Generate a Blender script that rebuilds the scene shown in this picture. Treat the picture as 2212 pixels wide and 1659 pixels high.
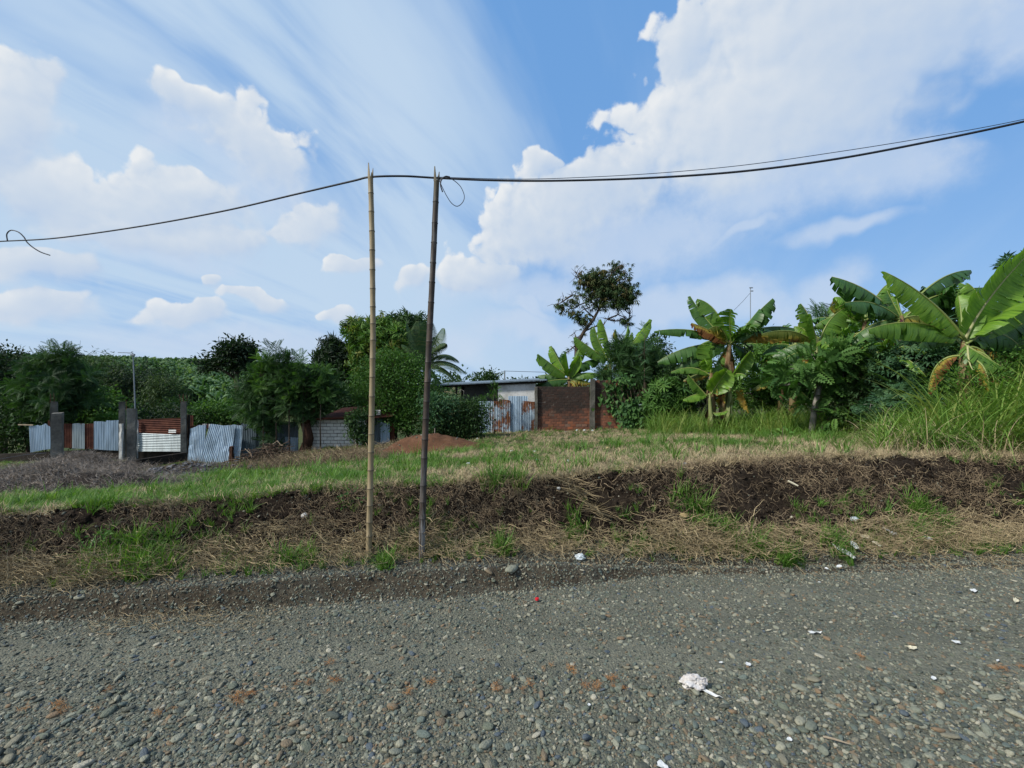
import bpy, math, random
import numpy as np

R = math.radians
random.seed(11)
rng = np.random.default_rng(11)
scene = bpy.context.scene
for o in list(bpy.data.objects):
    bpy.data.objects.remove(o)

# ------------------------------------------------------------------ camera
EYE = 2.5
cam_d = bpy.data.cameras.new('camera')
cam = bpy.data.objects.new('camera', cam_d)
scene.collection.objects.link(cam)
cam.location = (0, 0, EYE)
cam.rotation_euler = (R(90), 0, 0)
cam_d.sensor_width = 36
cam_d.lens = 16.0
cam_d.clip_end = 6000
scene.camera = cam

# ------------------------------------------------------------------ light
SUN_AZ, SUN_EL = -118, 40          # degrees clockwise from +Y ; height
sd = bpy.data.lights.new('sun', 'SUN')
sun = bpy.data.objects.new('sun', sd)
scene.collection.objects.link(sun)
sd.energy = 4.2
sd.angle = R(6)
sd.color = (1.0, .95, .86)
sun.rotation_euler = (R(90 - SUN_EL), 0, R(180 - SUN_AZ))
scene.view_settings.view_transform = 'Standard'
scene.view_settings.look = 'None'
scene.view_settings.exposure = 0.3
scene.view_settings.gamma = 1.0
scene.view_settings.use_curve_mapping = False
scene.render.engine = 'CYCLES'
scene.cycles.max_bounces = 6
scene.cycles.transparent_max_bounces = 6
scene.cycles.use_denoising = True

# ------------------------------------------------------------------ node helper
class NT:
    def __init__(s, tree):
        s.t = tree
    def n(s, typ, **kw):
        nd = s.t.nodes.new(typ)
        for k, v in kw.items():
            setattr(nd, k, v)
        return nd
    def link(s, a, b):
        s.t.links.new(a, b)
    def put(s, sock, v):
        if hasattr(v, 'is_output') or isinstance(v, bpy.types.NodeSocket):
            s.t.links.new(v, sock)
        else:
            sock.default_value = v
    def m(s, op, a, b=None, c=None, clamp=False):
        nd = s.n('ShaderNodeMath', operation=op, use_clamp=clamp)
        s.put(nd.inputs[0], a)
        if b is not None: s.put(nd.inputs[1], b)
        if c is not None: s.put(nd.inputs[2], c)
        return nd.outputs[0]
    def vm(s, op, a, b=None):
        nd = s.n('ShaderNodeVectorMath', operation=op)
        s.put(nd.inputs[0], a)
        if b is not None: s.put(nd.inputs[1], b)
        return nd.outputs[0]
    def scale(s, a, k):
        nd = s.n('ShaderNodeVectorMath', operation='SCALE')
        s.put(nd.inputs[0], a); s.put(nd.inputs['Scale'], k)
        return nd.outputs[0]
    def comb(s, x, y, z):
        nd = s.n('ShaderNodeCombineXYZ')
        for i, v in enumerate((x, y, z)): s.put(nd.inputs[i], v)
        return nd.outputs[0]
    def sep(s, v):
        nd = s.n('ShaderNodeSeparateXYZ'); s.put(nd.inputs[0], v)
        return nd.outputs
    def noise(s, vec, scale, detail=6, rough=.55, dist=0, lac=2.0, dims='3D'):
        nd = s.n('ShaderNodeTexNoise', noise_dimensions=dims)
        if vec is not None:
            s.put(nd.inputs['Vector'], vec)
        nd.inputs['Scale'].default_value = scale
        nd.inputs['Detail'].default_value = detail
        nd.inputs['Roughness'].default_value = rough
        nd.inputs['Distortion'].default_value = dist
        nd.inputs['Lacunarity'].default_value = lac
        return nd.outputs
    def mr(s, v, a, b, c=0., d=1., smooth=True):
        nd = s.n('ShaderNodeMapRange', interpolation_type='SMOOTHSTEP' if smooth else 'LINEAR')
        s.put(nd.inputs[0], v)
        for i, x in enumerate((a, b, c, d)): nd.inputs[i + 1].default_value = x
        return nd.outputs[0]
    def mix(s, f, a, b, blend='MIX'):
        nd = s.n('ShaderNodeMix', data_type='RGBA', blend_type=blend)
        s.put(nd.inputs[0], f)
        s.put(nd.inputs[6], a if not isinstance(a, tuple) else (*a, 1)[:4])
        s.put(nd.inputs[7], b if not isinstance(b, tuple) else (*b, 1)[:4])
        return nd.outputs[2]
    def ramp(s, f, stops, interp='LINEAR'):
        nd = s.n('ShaderNodeValToRGB')
        cr = nd.color_ramp; cr.interpolation = interp
        while len(cr.elements) < len(stops): cr.elements.new(.5)
        for e, (p, c) in zip(cr.elements, stops):
            e.position = p; e.color = (*c, 1)
        s.put(nd.inputs[0], f)
        return nd.outputs[0]

# ------------------------------------------------------------------ sky
world = bpy.data.worlds.new('World')
scene.world = world
world.use_nodes = True
wt = NT(world.node_tree)
world.node_tree.nodes.clear()
def build_sky():
    N = wt
    out = N.n('ShaderNodeOutputWorld')
    bg = N.n('ShaderNodeBackground')
    bg.inputs['Strength'].default_value = 0.083
    N.link(bg.outputs[0], out.inputs[0])
    sky = N.n('ShaderNodeTexSky', sky_type='NISHITA')
    sky.sun_disc = False
    sky.sun_elevation = R(SUN_EL)
    sky.sun_rotation = R(SUN_AZ)
    sky.air_density = 1.0; sky.dust_density = .6; sky.ozone_density = 1.6
    d = N.n('ShaderNodeTexCoord').outputs['Generated']
    x, y, z = N.sep(d)
    zc = N.m('MAXIMUM', z, 0.0)
    yy = N.m('MAXIMUM', y, .08)
    u = N.m('DIVIDE', x, yy); v = N.m('DIVIDE', z, yy)
    front = N.mr(y, .1, .35)
    # noises on the dome of directions
    off = N.vm('ADD', d, (-.012, 0., .012))
    nA = N.noise(d, 4.5, 3, .6)[1]
    nB = N.noise(d, 7.0, 6, .62)[0]
    nB2 = N.noise(off, 7.0, 4, .62)[0]
    nC = N.noise(d, 2.2, 2, .5)[0]
    wv = N.vm('ADD', d, N.scale(N.vm('SUBTRACT', nA, (.5, .5, .5)), .10))
    wv2 = N.vm('ADD', wv, (-.012, 0., .014))
    def billow(vec):
        n = N.noise(vec, 13.0, 2.2, .55)[0]
        return N.m('ABSOLUTE', N.m('SUBTRACT', N.m('MULTIPLY', n, 2.), 1.))
    bi = billow(wv); bi2 = billow(wv2)
    ax, ay, az = N.sep(nA)
    uw = N.m('ADD', u, N.m('MULTIPLY', N.m('SUBTRACT', ax, .5), .28))
    vw = N.m('ADD', v, N.m('MULTIPLY', N.m('SUBTRACT', ay, .5), .20))
    def blobs(lst, want=False):
        r = None; sw = None; sl = None
        for (px, py, rx, ry, rot) in lst:
            cx, cy = (px - 1106) / 983, (830 - py) / 983
            du = N.m('SUBTRACT', uw, cx); dv = N.m('SUBTRACT', vw, cy)
            if rot:
                c, s_ = math.cos(R(rot)), math.sin(R(rot))
                p = N.m('ADD', N.m('MULTIPLY', du, c), N.m('MULTIPLY', dv, s_))
                q = N.m('SUBTRACT', N.m('MULTIPLY', dv, c), N.m('MULTIPLY', du, s_))
            else:
                p, q = du, dv
            p = N.m('MULTIPLY', p, 983 / rx); q = N.m('MULTIPLY', q, 983 / ry)
            l = N.m('SQRT', N.m('ADD', N.m('MULTIPLY', p, p), N.m('MULTIPLY', q, q)))
            b = N.m('SUBTRACT', 1.0, l)
            r = b if r is None else N.m('MAXIMUM', r, b)
            if want:
                w = N.m('POWER', 2.718, N.m('MULTIPLY', b, 6.0))
                li = N.m('MULTIPLY', w, N.m('SUBTRACT', N.m('MULTIPLY', q, .75), N.m('MULTIPLY', p, .5)))
                sw = w if sw is None else N.m('ADD', sw, w); sl = li if sl is None else N.m('ADD', sl, li)
        if want: return r, N.m('DIVIDE', sl, N.m('MAXIMUM', sw, .0001))
        return r
    crisp, lit = blobs([(1800, 90, 420, 330, 0), (1600, 300, 290, 150, 12), (1290, 420, 260, 110, 25),
                   (1180, 500, 190, 110, 10), (1050, 600, 110, 60, 0), (1480, 90, 90, 130, 20), (1700, 250, 420, 200, 5), (1960, 60, 280, 230, 0), (1850, 200, 260, 200, 0),
                   (10, 290, 150, 190, 0), (110, 430, 220, 120, -25), (330, 450, 200, 105, 0), (60, 600, 200, 55, -8),
                   (520, 310, 170, 110, -25), (400, 230, 90, 50, -30), (645, 465, 110, 66, 0), (440, 520, 150, 60, 0), (200, 510, 160, 44, 0), (560, 655, 120, 30, -6), (432, 615, 34, 26, 0),
                   (410, 700, 120, 38, 0), (752, 560, 50, 34, 20), (880, 600, 70, 50, 0), (735, 680, 44, 24, 0),
                   (80, 690, 190, 42, 0), (300, 535, 170, 50, 0), (1185, 365, 60, 40, 0)], True)
    soft = blobs([(2170, 40, 260, 150, 0), (1850, 360, 280, 130, 10), (1350, 640, 520, 70, 0), (1600, 490, 120, 26, 20),
                  (1520, 660, 420, 55, 0), (1790, 630, 170, 70, 20), (1350, 500, 420, 130, 10), (1150, 680, 90, 30, -20), (1600, 400, 300, 120, 10),
                  (1840, 505, 150, 30, 10), (600, 760, 700, 60, 0), (1200, 730, 300, 50, 0), (480, 330, 260, 120, -30), (330, 560, 240, 60, -10)])
    nBc = N.m('SUBTRACT', nB, .5); bic = N.m('SUBTRACT', bi, .22)
    edge = N.m('ADD', N.m('MULTIPLY', nBc, 1.5), N.m('MULTIPLY', bic, 1.1))
    dens = N.m('ADD', N.m('ADD', crisp, .12), N.m('MULTIPLY', edge, N.mr(crisp, .05, .6, 1., .35)))
    # flat soft undersides, crisp tops
    under = N.mr(lit, .25, -.55)
    wid = N.m('ADD', .20, N.m('MULTIPLY', under, .75))
    tq = N.m('DIVIDE', N.m('SUBTRACT', dens, .05), wid, clamp=True)
    mask_c = N.mr(tq, 0., 1.)
    dsoft = N.m('ADD', soft, N.m('MULTIPLY', nBc, 1.3))
    mask_s = N.m('MULTIPLY', N.mr(dsoft, -.05, .75), .75)
    # clouds round the rest of the dome
    nR = N.noise(d, 2.6, 5, .57, .3)[0]
    mask_r = N.m('MULTIPLY', N.mr(nR, .50, .60), N.m('SUBTRACT', 1.0, front))
    mask_c = N.m('MAXIMUM', N.m('MULTIPLY', mask_c, front), mask_r)
    mask_s = N.m('MULTIPLY', mask_s, front)
    # cirrus in a high flat layer, drawn out in one direction
    zz = N.m('ADD', zc, .30)
    cx_, cy_ = N.m('DIVIDE', x, zz), N.m('DIVIDE', y, zz)
    cp = N.comb(N.m('MULTIPLY', N.m('SUBTRACT', cx_, N.m('MULTIPLY', cy_, .42)), 1.5), N.m('ADD', N.m('MULTIPLY', cy_, .34), N.m('MULTIPLY', cx_, .12)), 0.3)
    ci = N.noise(cp, 2.1, 5, .58, .45)[0]
    ci2 = N.noise(cp, .9, 2, .5)[0]
    ci = N.m('ADD', ci, N.m('MULTIPLY', N.m('SUBTRACT', ci2, .5), 1.0))
    left = N.mr(u, -.25, .35, 1., 0.)
    ci_b = N.m('ADD', ci, N.m('MULTIPLY', left, .17))
    mask_i = N.m('MULTIPLY', N.mr(ci_b, .42, .78), N.m('ADD', .14, N.m('MULTIPLY', left, .70)))
    # colours
    skyc = N.mix(1.0, sky.outputs[0], (1.15, 1.25, 1.2, 1), 'MULTIPLY')
    skyc = N.mix(.78, skyc, (1.7, 3.95, 8.0, 1))
    haze = N.m('POWER', N.m('SUBTRACT', 1.0, zc), 6.0)
    haze = N.m('MULTIPLY', haze, .62)
    skyc = N.mix(haze, skyc, (5.3, 6.7, 8.5, 1))
    cir_c = N.mix(nC, (5.0, 6.6, 8.3, 1), (6.0, 7.2, 8.5, 1))
    c = N.mix(mask_i, skyc, cir_c)
    c = N.mix(mask_s, c, N.mix(nB, (4.6, 6.0, 8.1, 1), (6.4, 7.2, 8.4, 1)))
    emb = N.m('ADD', N.m('MULTIPLY', N.m('SUBTRACT', nB, nB2), 4.0), N.m('MULTIPLY', N.m('SUBTRACT', bi, bi2), 1.6))
    emb = N.m('MULTIPLY', emb, N.mr(dens, .1, .9, .62, .16))
    shade = N.m('ADD', N.m('MULTIPLY', lit, .50), N.m('ADD', .50, emb))
    shade = N.m('ADD', shade, N.m('SUBTRACT', N.m('MULTIPLY', N.m('SUBTRACT', nC, .5), .9), N.m('MULTIPLY', dens, .18)), clamp=True)
    ccol = N.ramp(shade, [(0., (.45, .58, .78)), (.35, (.58, .67, .79)), (.7, (.70, .755, .82)), (1., (.83, .85, .865))])
    ccol = N.scale(ccol, 10.)
    # distant clouds near the horizon lose contrast
    ccol = N.mix(N.m('MULTIPLY', haze, .9), ccol, (6.0, 6.8, 8.0, 1))
    c = N.mix(N.m('MULTIPLY', mask_c, .95), c, ccol)
    # below the horizon
    c = N.mix(N.mr(z, -.03, -.005, 1., 0.), c, (1.0, 1.1, .9, 1))
    N.link(c, bg.inputs[0])
    world.cycles.sampling_method = 'MANUAL'
    world.cycles.sample_map_resolution = 512
build_sky()

# ------------------------------------------------------------------ generic helpers
COL = scene.collection
def tag(o, label=None, cat=None, group=None, kind=None):
    if label: o['label'] = label
    if cat: o['category'] = cat
    if group: o['group'] = group
    if kind: o['kind'] = kind
    return o

def W(px, py, Y):
    """point at depth Y on the sight line of a picture position (2212 x 1659 grid)"""
    return np.array([(px - 1106) / 983 * Y, Y, EYE - (py - 830) / 983 * Y])

def mesh_np(name, V, F, mats=(), smooth=False, attrs=None, mi=None):
    V = np.asarray(V, dtype=np.float32).reshape(-1, 3)
    if isinstance(F, (list, tuple)) and len(F) and isinstance(F[0], np.ndarray) and F[0].ndim == 2:
        loops = np.concatenate([f.ravel() for f in F]); tot = np.concatenate([np.full(len(f), f.shape[1]) for f in F])
    elif isinstance(F, np.ndarray):
        loops = F.ravel(); tot = np.full(len(F), F.shape[1])
    else:
        loops = np.array([i for f in F for i in f]); tot = np.array([len(f) for f in F])
    me = bpy.data.meshes.new(name)
    me.vertices.add(len(V)); me.vertices.foreach_set('co', V.ravel())
    me.loops.add(len(loops)); me.loops.foreach_set('vertex_index', loops.astype(np.int32))
    me.polygons.add(len(tot))
    st = np.concatenate([[0], np.cumsum(tot)[:-1]]).astype(np.int32)
    me.polygons.foreach_set('loop_start', st)
    me.polygons.foreach_set('use_smooth', np.full(len(tot), bool(smooth)))
    for m_ in mats: me.materials.append(m_)
    if mi is not None: me.polygons.foreach_set('material_index', np.asarray(mi, dtype=np.int32))
    for k, a in (attrs or {}).items():
        at = me.attributes.new(k, 'FLOAT', 'POINT'); at.data.foreach_set('value', np.asarray(a, dtype=np.float32))
    me.update(calc_edges=True)
    me.validate()
    return me

def obj(name, me, parent=None, loc=None):
    o = bpy.data.objects.new(name, me)
    COL.objects.link(o)
    if parent is not None: o.parent = parent
    if loc is not None: o.location = tuple(float(a) for a in loc)
    return o

def empty(name, loc):
    o = bpy.data.objects.new(name, None)
    COL.objects.link(o)
    o.location = tuple(float(a) for a in loc)
    o.empty_display_size = .2
    return o

class MB:
    """collects shapes into one mesh"""
    def __init__(s): s.V = []; s.F = []; s.A = []; s.MI = []; s.n = 0
    def add(s, V, F, a=0., mi=0):
        V = np.asarray(V, float).reshape(-1, 3)
        s.V.append(V); s.F += [tuple(int(i) + s.n for i in f) for f in F]
        s.A.append(np.full(len(V), a) if np.isscalar(a) else np.asarray(a)); s.MI += [mi] * len(F)
        s.n += len(V)
    def box(s, c, size, rz=0, a=0., mi=0, taper=1., jit=0., rx=0, ry=0):
        x, y, z = np.array(size) / 2
        V = np.array([(sx * x * (taper if sz > 0 else 1), sy * y * (taper if sz > 0 else 1), sz * z) for sz in (-1, 1) for sx, sy in ((-1, -1), (1, -1), (1, 1), (-1, 1))], float)
        if jit: V += rng.normal(0, jit, V.shape)
        M = rotz(rz) @ roty(ry) @ rotx(rx)
        V = V @ M.T + np.array(c)
        s.add(V, [(3, 2, 1, 0), (4, 5, 6, 7), (0, 1, 5, 4), (1, 2, 6, 5), (2, 3, 7, 6), (3, 0, 4, 7)], a, mi)
    def tube(s, pts, rad, n=8, a=0., mi=0, cap=True, wob=0.):
        pts = np.asarray(pts, float); k = len(pts)
        rad = np.full(k, rad) if np.isscalar(rad) else np.asarray(rad, float)
        T = np.gradient(pts, axis=0); T /= np.linalg.norm(T, axis=1)[:, None] + 1e-9
        ref = np.array([0, 0, 1.]) if abs(T[0, 2]) < .9 else np.array([1., 0, 0])
        V = []
        for i in range(k):
            X = np.cross(ref, T[i]); X /= np.linalg.norm(X) + 1e-9; Yv = np.cross(T[i], X)
            ref = np.cross(X, T[i]) * -1 if False else ref
            for j in range(n):
                th = 2 * math.pi * j / n
                r = rad[i] * (1 + (rng.normal(0, wob) if wob else 0))
                V.append(pts[i] + r * (math.cos(th) * X + math.sin(th) * Yv))
        F = []
        for i in range(k - 1):
            for j in range(n):
                F.append((i * n + j, i * n + (j + 1) % n, (i + 1) * n + (j + 1) % n, (i + 1) * n + j))
        if cap:
            F.append(tuple(range(n))[::-1]); F.append(tuple((k - 1) * n + j for j in range(n)))
        aa = a if np.isscalar(a) else np.repeat(np.asarray(a), n)
        s.add(V, F, aa, mi)
    def build(s, name, mats, parent=None, smooth=False, loc=None, attr='tone'):
        V = np.concatenate(s.V)
        if loc is not None: V = V - np.array(loc)
        me = mesh_np(name, V, s.F, mats if isinstance(mats, (list, tuple)) else [mats], smooth, {attr: np.concatenate(s.A)}, s.MI)
        return obj(name, me, parent, loc)

def rotx(a): c, s = math.cos(a), math.sin(a); return np.array([[1, 0, 0], [0, c, -s], [0, s, c]])
def roty(a): c, s = math.cos(a), math.sin(a); return np.array([[c, 0, s], [0, 1, 0], [-s, 0, c]])
def rotz(a): c, s = math.cos(a), math.sin(a); return np.array([[c, -s, 0], [s, c, 0], [0, 0, 1]])

_perm = np.random.default_rng(5).random((256, 256))
def vnoise(x, y):
    x = np.asarray(x, float); y = np.asarray(y, float)
    xi = np.floor(x).astype(int); yi = np.floor(y).astype(int)
    fx = x - xi; fy = y - yi
    fx = fx * fx * (3 - 2 * fx); fy = fy * fy * (3 - 2 * fy)
    g = lambda a, b: _perm[a & 255, b & 255]
    return (g(xi, yi) * (1 - fx) + g(xi + 1, yi) * fx) * (1 - fy) + (g(xi, yi + 1) * (1 - fx) + g(xi + 1, yi + 1) * fx) * fy
def fbm(x, y, f=1., oc=4, gain=.5):
    r = 0; a = 1; t = 0
    for i in range(oc):
        r = r + a * vnoise(np.asarray(x) * f + 17.3 * i, np.asarray(y) * f + 9.1 * i); t += a; a *= gain; f *= 2.03
    return r / t - .5

# ------------------------------------------------------------------ terrain
foot_X = np.array([-5.32, -4.44, -3.52, -2.60, -1.25, -.03, 1.12, 2.07, 3.9, 6.94]); foot_Y = np.array([4.73, 4.82, 4.90, 5.05, 5.23, 5.40, 5.69, 5.92, 5.95, 6.17])
lip = np.array([(-5.5, 4.89, .2), (-4.67, 5.07, .22), (-3.68, 5.12, .25), (-2.71, 5.27, .25), (-1.72, 5.53, .25), (-.62, 5.71, .25), (.56, 5.85, .22), (1.48, 5.97, .12), (2.46, 6.14, .05), (4.04, 6.17, .04), (7.12, 6.33, .04)])
bft = np.array([(-5.86, 5.21, .30), (-4.43, 5.40, .33), (-3.02, 5.87, .35), (-1.25, 5.95, .37), (.59, 6.22, .36), (2.59, 6.46, .33), (4.52, 6.50, .3), (7.98, 7.09, .3)])
btp = np.array([(-6.47, 5.75, .80), (-5.74, 5.9, .89), (-4.38, 6.1, .886), (-3.24, 6.3, .975), (-2.02, 6.5, 1.03), (-.71, 6.6, 1.06), (.65, 6.8, 1.08), (1.74, 7.0, 1.18), (2.93, 7.3, 1.20), (4.53, 7.5, 1.28), (6.2, 7.7, 1.286), (9.0, 8.0, 1.2)])
def Lf(X): return np.interp(X, foot_X, foot_Y) + .16 * fbm(X, 1., 1.3, 4, .6)
def Ll(X): return np.interp(X, lip[:, 0], lip[:, 1]), np.interp(X, lip[:, 0], lip[:, 2])
def Lb(X): return np.interp(X, bft[:, 0], bft[:, 1]), np.interp(X, bft[:, 0], bft[:, 2])
def Lt(X): return np.interp(X, btp[:, 0], btp[:, 1]) + .30 * fbm(X, 3., 1.9, 4, .6), np.interp(X, btp[:, 0], btp[:, 2]) + .09 * fbm(X, 8., 2.3, 4)
ROWS = [(10, [(-60, -.3), (-11, .10), (-6, .34), (-2, .74), (3, .98), (6, 1.15), (12, 1.2), (60, 1.2)]),
        (15, [(-60, -1.), (-18, -.50), (-10, -.40), (-6, -.1), (-2, .36), (2, .66), (7, .85), (14, 1.0), (60, 1.)]),
        (20, [(-90, -2.), (-22.5, -.96), (-14.4, -.9), (-12, -1.0), (-10.3, -.75), (-8.2, -.31), (-5.6, -.1), (-1.1, .34), (4.5, .5), (9, .65), (15, .8), (90, .8)]),
        (26, [(-120, -3.), (-25, -2.6), (-8, -1.6), (0, 0.), (12, .45), (60, .5), (120, .5)]),
        (50, [(-160, -2.), (-60, -3.5), (-25, -4.2), (0, -.8), (30, .2), (160, .2)]),
        (88, [(-260, 1.), (-90, -.6), (-58, -1.4), (-30, -3.), (0, -1.), (60, 0.), (300, 0)]),
        (130, [(-400, 6), (-150, 6.2), (-89, 4.8), (-50, 2.4), (-20, .5), (40, 0.), (400, 0)]),
        (165, [(-500, 7.5), (-190, 7.4), (-110, 6.0), (-70, 4.4), (-30, 1.5), (30, 0), (500, 0)]),
        (300, [(-800, 3), (-100, 2), (0, 0), (800, 0)]), (3000, [(-3000, 0), (3000, 0)])]
def field_z(X, Y):
    X = np.asarray(X, float); Y = np.asarray(Y, float)
    ty, tz = Lt(X)
    lv = [ty] + [np.full_like(X, r[0]) for r in ROWS]
    zs = [tz] + [np.interp(X, [p[0] for p in r[1]], [p[1] for p in r[1]]) for r in ROWS]
    z = tz.copy() if hasattr(tz, 'copy') else tz
    for i in range(len(lv) - 1):
        t = np.clip((Y - lv[i]) / np.maximum(lv[i + 1] - lv[i], .01), 0, 1)
        z = np.where(Y > lv[i], zs[i] * (1 - t) + zs[i + 1] * t, z)
    return z
def zt(X, Y, detail=True):
    X = np.atleast_1d(np.asarray(X, float)); Y = np.atleast_1d(np.asarray(Y, float))
    fy = Lf(X); ly, lz = Ll(X); by, bz = Lb(X); ty, tz = Lt(X)
    road = .035 * np.sin((Y - 3.1) * 2.2) * (Y < 6) * np.clip(fy - Y, 0, 1) + .03 * fbm(X, Y, .9, 3)
    t1 = np.clip((Y - fy) / (ly - fy), 0, 1); t1 = np.clip(t1 * 1.5 - .12, 0, 1); t1 = t1 * t1 * (3 - 2 * t1)
    z = road + t1 * (lz - .0)
    t2 = np.clip((Y - ly) / (by - ly), 0, 1)
    z = np.where(Y > ly, lz + (bz - lz) * t2, z)
    t3 = np.clip((Y - by) / (ty - by), 0, 1)
    s3 = t3 * t3 * (3 - 2 * t3) * .55 + .45 * t3 ** .75
    z = np.where(Y > by, bz + (tz - bz) * s3, z)
    z = np.where(Y > ty, field_z(X, Y), z)
    if detail:
        bank = np.clip(t3 * 4, 0, 1) * np.clip((1 - t3) * 4, 0, 1)
        edge = np.clip(t1 * 3, 0, 1) * np.clip((1 - t1) * 3, 0, 1)
        z = z + bank * (.34 * fbm(X, Y * 1.5, 2.3, 6, .62)) + edge * .13 * fbm(X, Y, 4., 5, .65)
        fld = np.clip((Y - ty) * 2, 0, 1)
        z = z + fld * (.09 * fbm(X, Y, .8, 4)) * np.clip(Y / 8, 0, 3) * .8
    return z
def zt1(X, Y): return float(zt(X, Y)[0])

# ------------------------------------------------------------------ materials
MATS = {}
def mat(name, fn, rough=.8, spec=.3, bump=None, trans=0., metal=0.):
    """fn(N) returns (colour socket, height socket or None)"""
    m_ = bpy.data.materials.new(name); m_.use_nodes = True
    N = NT(m_.node_tree); m_.node_tree.nodes.clear()
    out = N.n('ShaderNodeOutputMaterial')
    p = N.n('ShaderNodeBsdfPrincipled')
    p.inputs['Roughness'].default_value = rough
    p.inputs['Specular IOR Level'].default_value = spec
    p.inputs['Metallic'].default_value = metal
    col, h = fn(N)
    N.put(p.inputs['Base Color'], col)
    if h is not None and bump is not None:
        b = N.n('ShaderNodeBump'); b.inputs['Strength'].default_value = bump[0]; b.inputs['Distance'].default_value = bump[1]
        N.link(h, b.inputs['Height']); N.link(b.outputs[0], p.inputs['Normal'])
    if trans:
        tr = N.n('ShaderNodeBsdfTranslucent')
        N.put(tr.inputs[0], N.mix(1.0, col, (1.25, 1.35, .6, 1), 'MULTIPLY'))
        mx = N.n('ShaderNodeMixShader'); mx.inputs[0].default_value = trans
        N.link(p.outputs[0], mx.inputs[1]); N.link(tr.outputs[0], mx.inputs[2]); N.link(mx.outputs[0], out.inputs[0])
    else:
        N.link(p.outputs[0], out.inputs[0])
    MATS[name] = m_
    return m_
def pos(N): return N.n('ShaderNodeNewGeometry').outputs['Position']
def tone(N, nm='tone'): return N.n('ShaderNodeAttribute', attribute_name=nm).outputs['Fac']
def rnd(N): return N.n('ShaderNodeObjectInfo').outputs['Random']

def f_road(N):
    p = pos(N)
    y_ = N.sep(p)[1]; wob = N.m('MULTIPLY', N.m('SUBTRACT', N.noise(N.vm('MULTIPLY', p, (.35, 1., 1.)), 1.4, 3, .6)[0], .5), 1.3)
    yy = N.m('ADD', y_, wob)
    tr = N.m('ADD', N.m('MULTIPLY', N.mr(N.m('ABSOLUTE', N.m('SUBTRACT', yy, 4.15)), .05, .45, 1., 0.), .75), N.m('MULTIPLY', N.mr(N.m('ABSOLUTE', N.m('SUBTRACT', yy, 5.2)), .0, .4, 1., 0.), .5))
    a = N.noise(p, 1.1, 5, .6)[0]; b = N.noise(p, 22, 5, .7)[0]; v = N.n('ShaderNodeTexVoronoi'); v.inputs['Scale'].default_value = 55; N.put(v.inputs['Vector'], p)
    c = N.ramp(a, [(.3, (.07, .073, .06)), (.5, (.105, .107, .088)), (.7, (.15, .148, .12))])
    c = N.mix(tr, c, (.185, .182, .148))
    c2 = N.mix(N.mr(b, .3, .7), (.06, .062, .052), c)
    c3 = N.mix(N.mr(v.outputs['Color'], .0, 1., 0., .55, False), c2, (.14, .145, .13))
    h = N.m('ADD', N.m('MULTIPLY', v.outputs['Distance'], -1.), b)
    return N.mix(1.0, c3, (1.06, 1.05, .94, 1), 'MULTIPLY'), h
mat('gravel_dirt', f_road, .9, .2, (.9, .012))
def f_verge(N):
    p = pos(N)
    a = N.noise(p, 2.5, 5, .6)[0]; b = N.noise(p, 26, 5, .7)[0]
    c = N.ramp(a, [(.3, (.07, .055, .037)), (.5, (.10, .085, .06)), (.7, (.11, .11, .088))])
    g = N.noise(p, 5., 4, .6)[0]
    nz = N.sep(N.n('ShaderNodeNewGeometry').outputs['True Normal'])[2]
    g = N.m('ADD', g, N.mr(nz, .75, .96, -.22, .08))
    c = N.mix(N.mr(g, .42, .62), c, (.13, .128, .108))
    return N.mix(N.mr(b, .3, .75), (.035, .029, .022), c), b
mat('verge_soil', f_verge, .95, .1, (1., .03))
def f_bank(N):
    p = pos(N)
    a = N.noise(p, 2.2, 6, .65)[0]; b = N.noise(p, 18, 6, .75)[0]
    c = N.ramp(a, [(.3, (.026, .020, .014)), (.5, (.044, .034, .024)), (.72, (.075, .058, .042))])
    return N.mix(N.mr(b, .3, .75), (.012, .008, .006), c), b
mat('dark_earth', f_bank, .95, .08, (1., .05))
def f_field(N):
    p = pos(N)
    a = N.noise(p, .55, 5, .6)[0]; b = N.noise(p, 14, 5, .7)[0]
    c = N.ramp(a, [(.32, (.045, .075, .018)), (.47, (.09, .095, .035)), (.6, (.15, .115, .06)), (.75, (.10, .075, .045))])
    return N.mix(N.mr(b, .3, .8, .25, 1.), (.025, .022, .013), c), b
mat('field_ground', f_field, .95, .1, (1., .04))
def f_hill(N):
    p = pos(N)
    a = N.noise(p, .08, 5, .6)[0]
    c = N.ramp(a, [(.35, (.03, .05, .015)), (.55, (.06, .07, .025)), (.7, (.16, .11, .06))])
    return c, None
mat('far_ground', f_hill, .95, .1)

# grids
NX = 460
tt = np.linspace(-1, 1, NX); xs = 60 * np.sinh(3.6 * tt) / np.sinh(3.6)
def sheet_grid(name, Yrows, scaleX=None, m_='gravel_dirt', kind='structure'):
    nr = len(Yrows)
    X = np.stack([xs * (1 if scaleX is None else scaleX[i]) for i in range(nr)])
    Y = np.stack([Yrows[i](X[i]) for i in range(nr)])
    Z = zt(X.ravel(), Y.ravel())
    V = np.stack([X.ravel(), Y.ravel(), Z], 1)
    i, j = np.meshgrid(np.arange(nr - 1), np.arange(NX - 1), indexing='ij')
    a = (i * NX + j).ravel()
    F = np.stack([a, a + 1, a + NX + 1, a + NX], 1)
    o = obj(name, mesh_np(name, V, F, [MATS[m_]], True))
    tag(o, kind=kind)
    return o
def lerp_row(fa, fb, t): return lambda X: fa(X) * (1 - t) + fb(X) * t
Fy = lambda X: Lf(X); Ly = lambda X: Ll(X)[0]; By = lambda X: Lb(X)[0]; Ty = lambda X: Lt(X)[0]
near = lambda X: np.full_like(X, 1.6)
rows_road = [lambda X: np.full_like(X, -40.), lambda X: np.full_like(X, -8.)] + [lerp_row(near, Fy, t) for t in np.linspace(0, 1, 90)]
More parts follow.
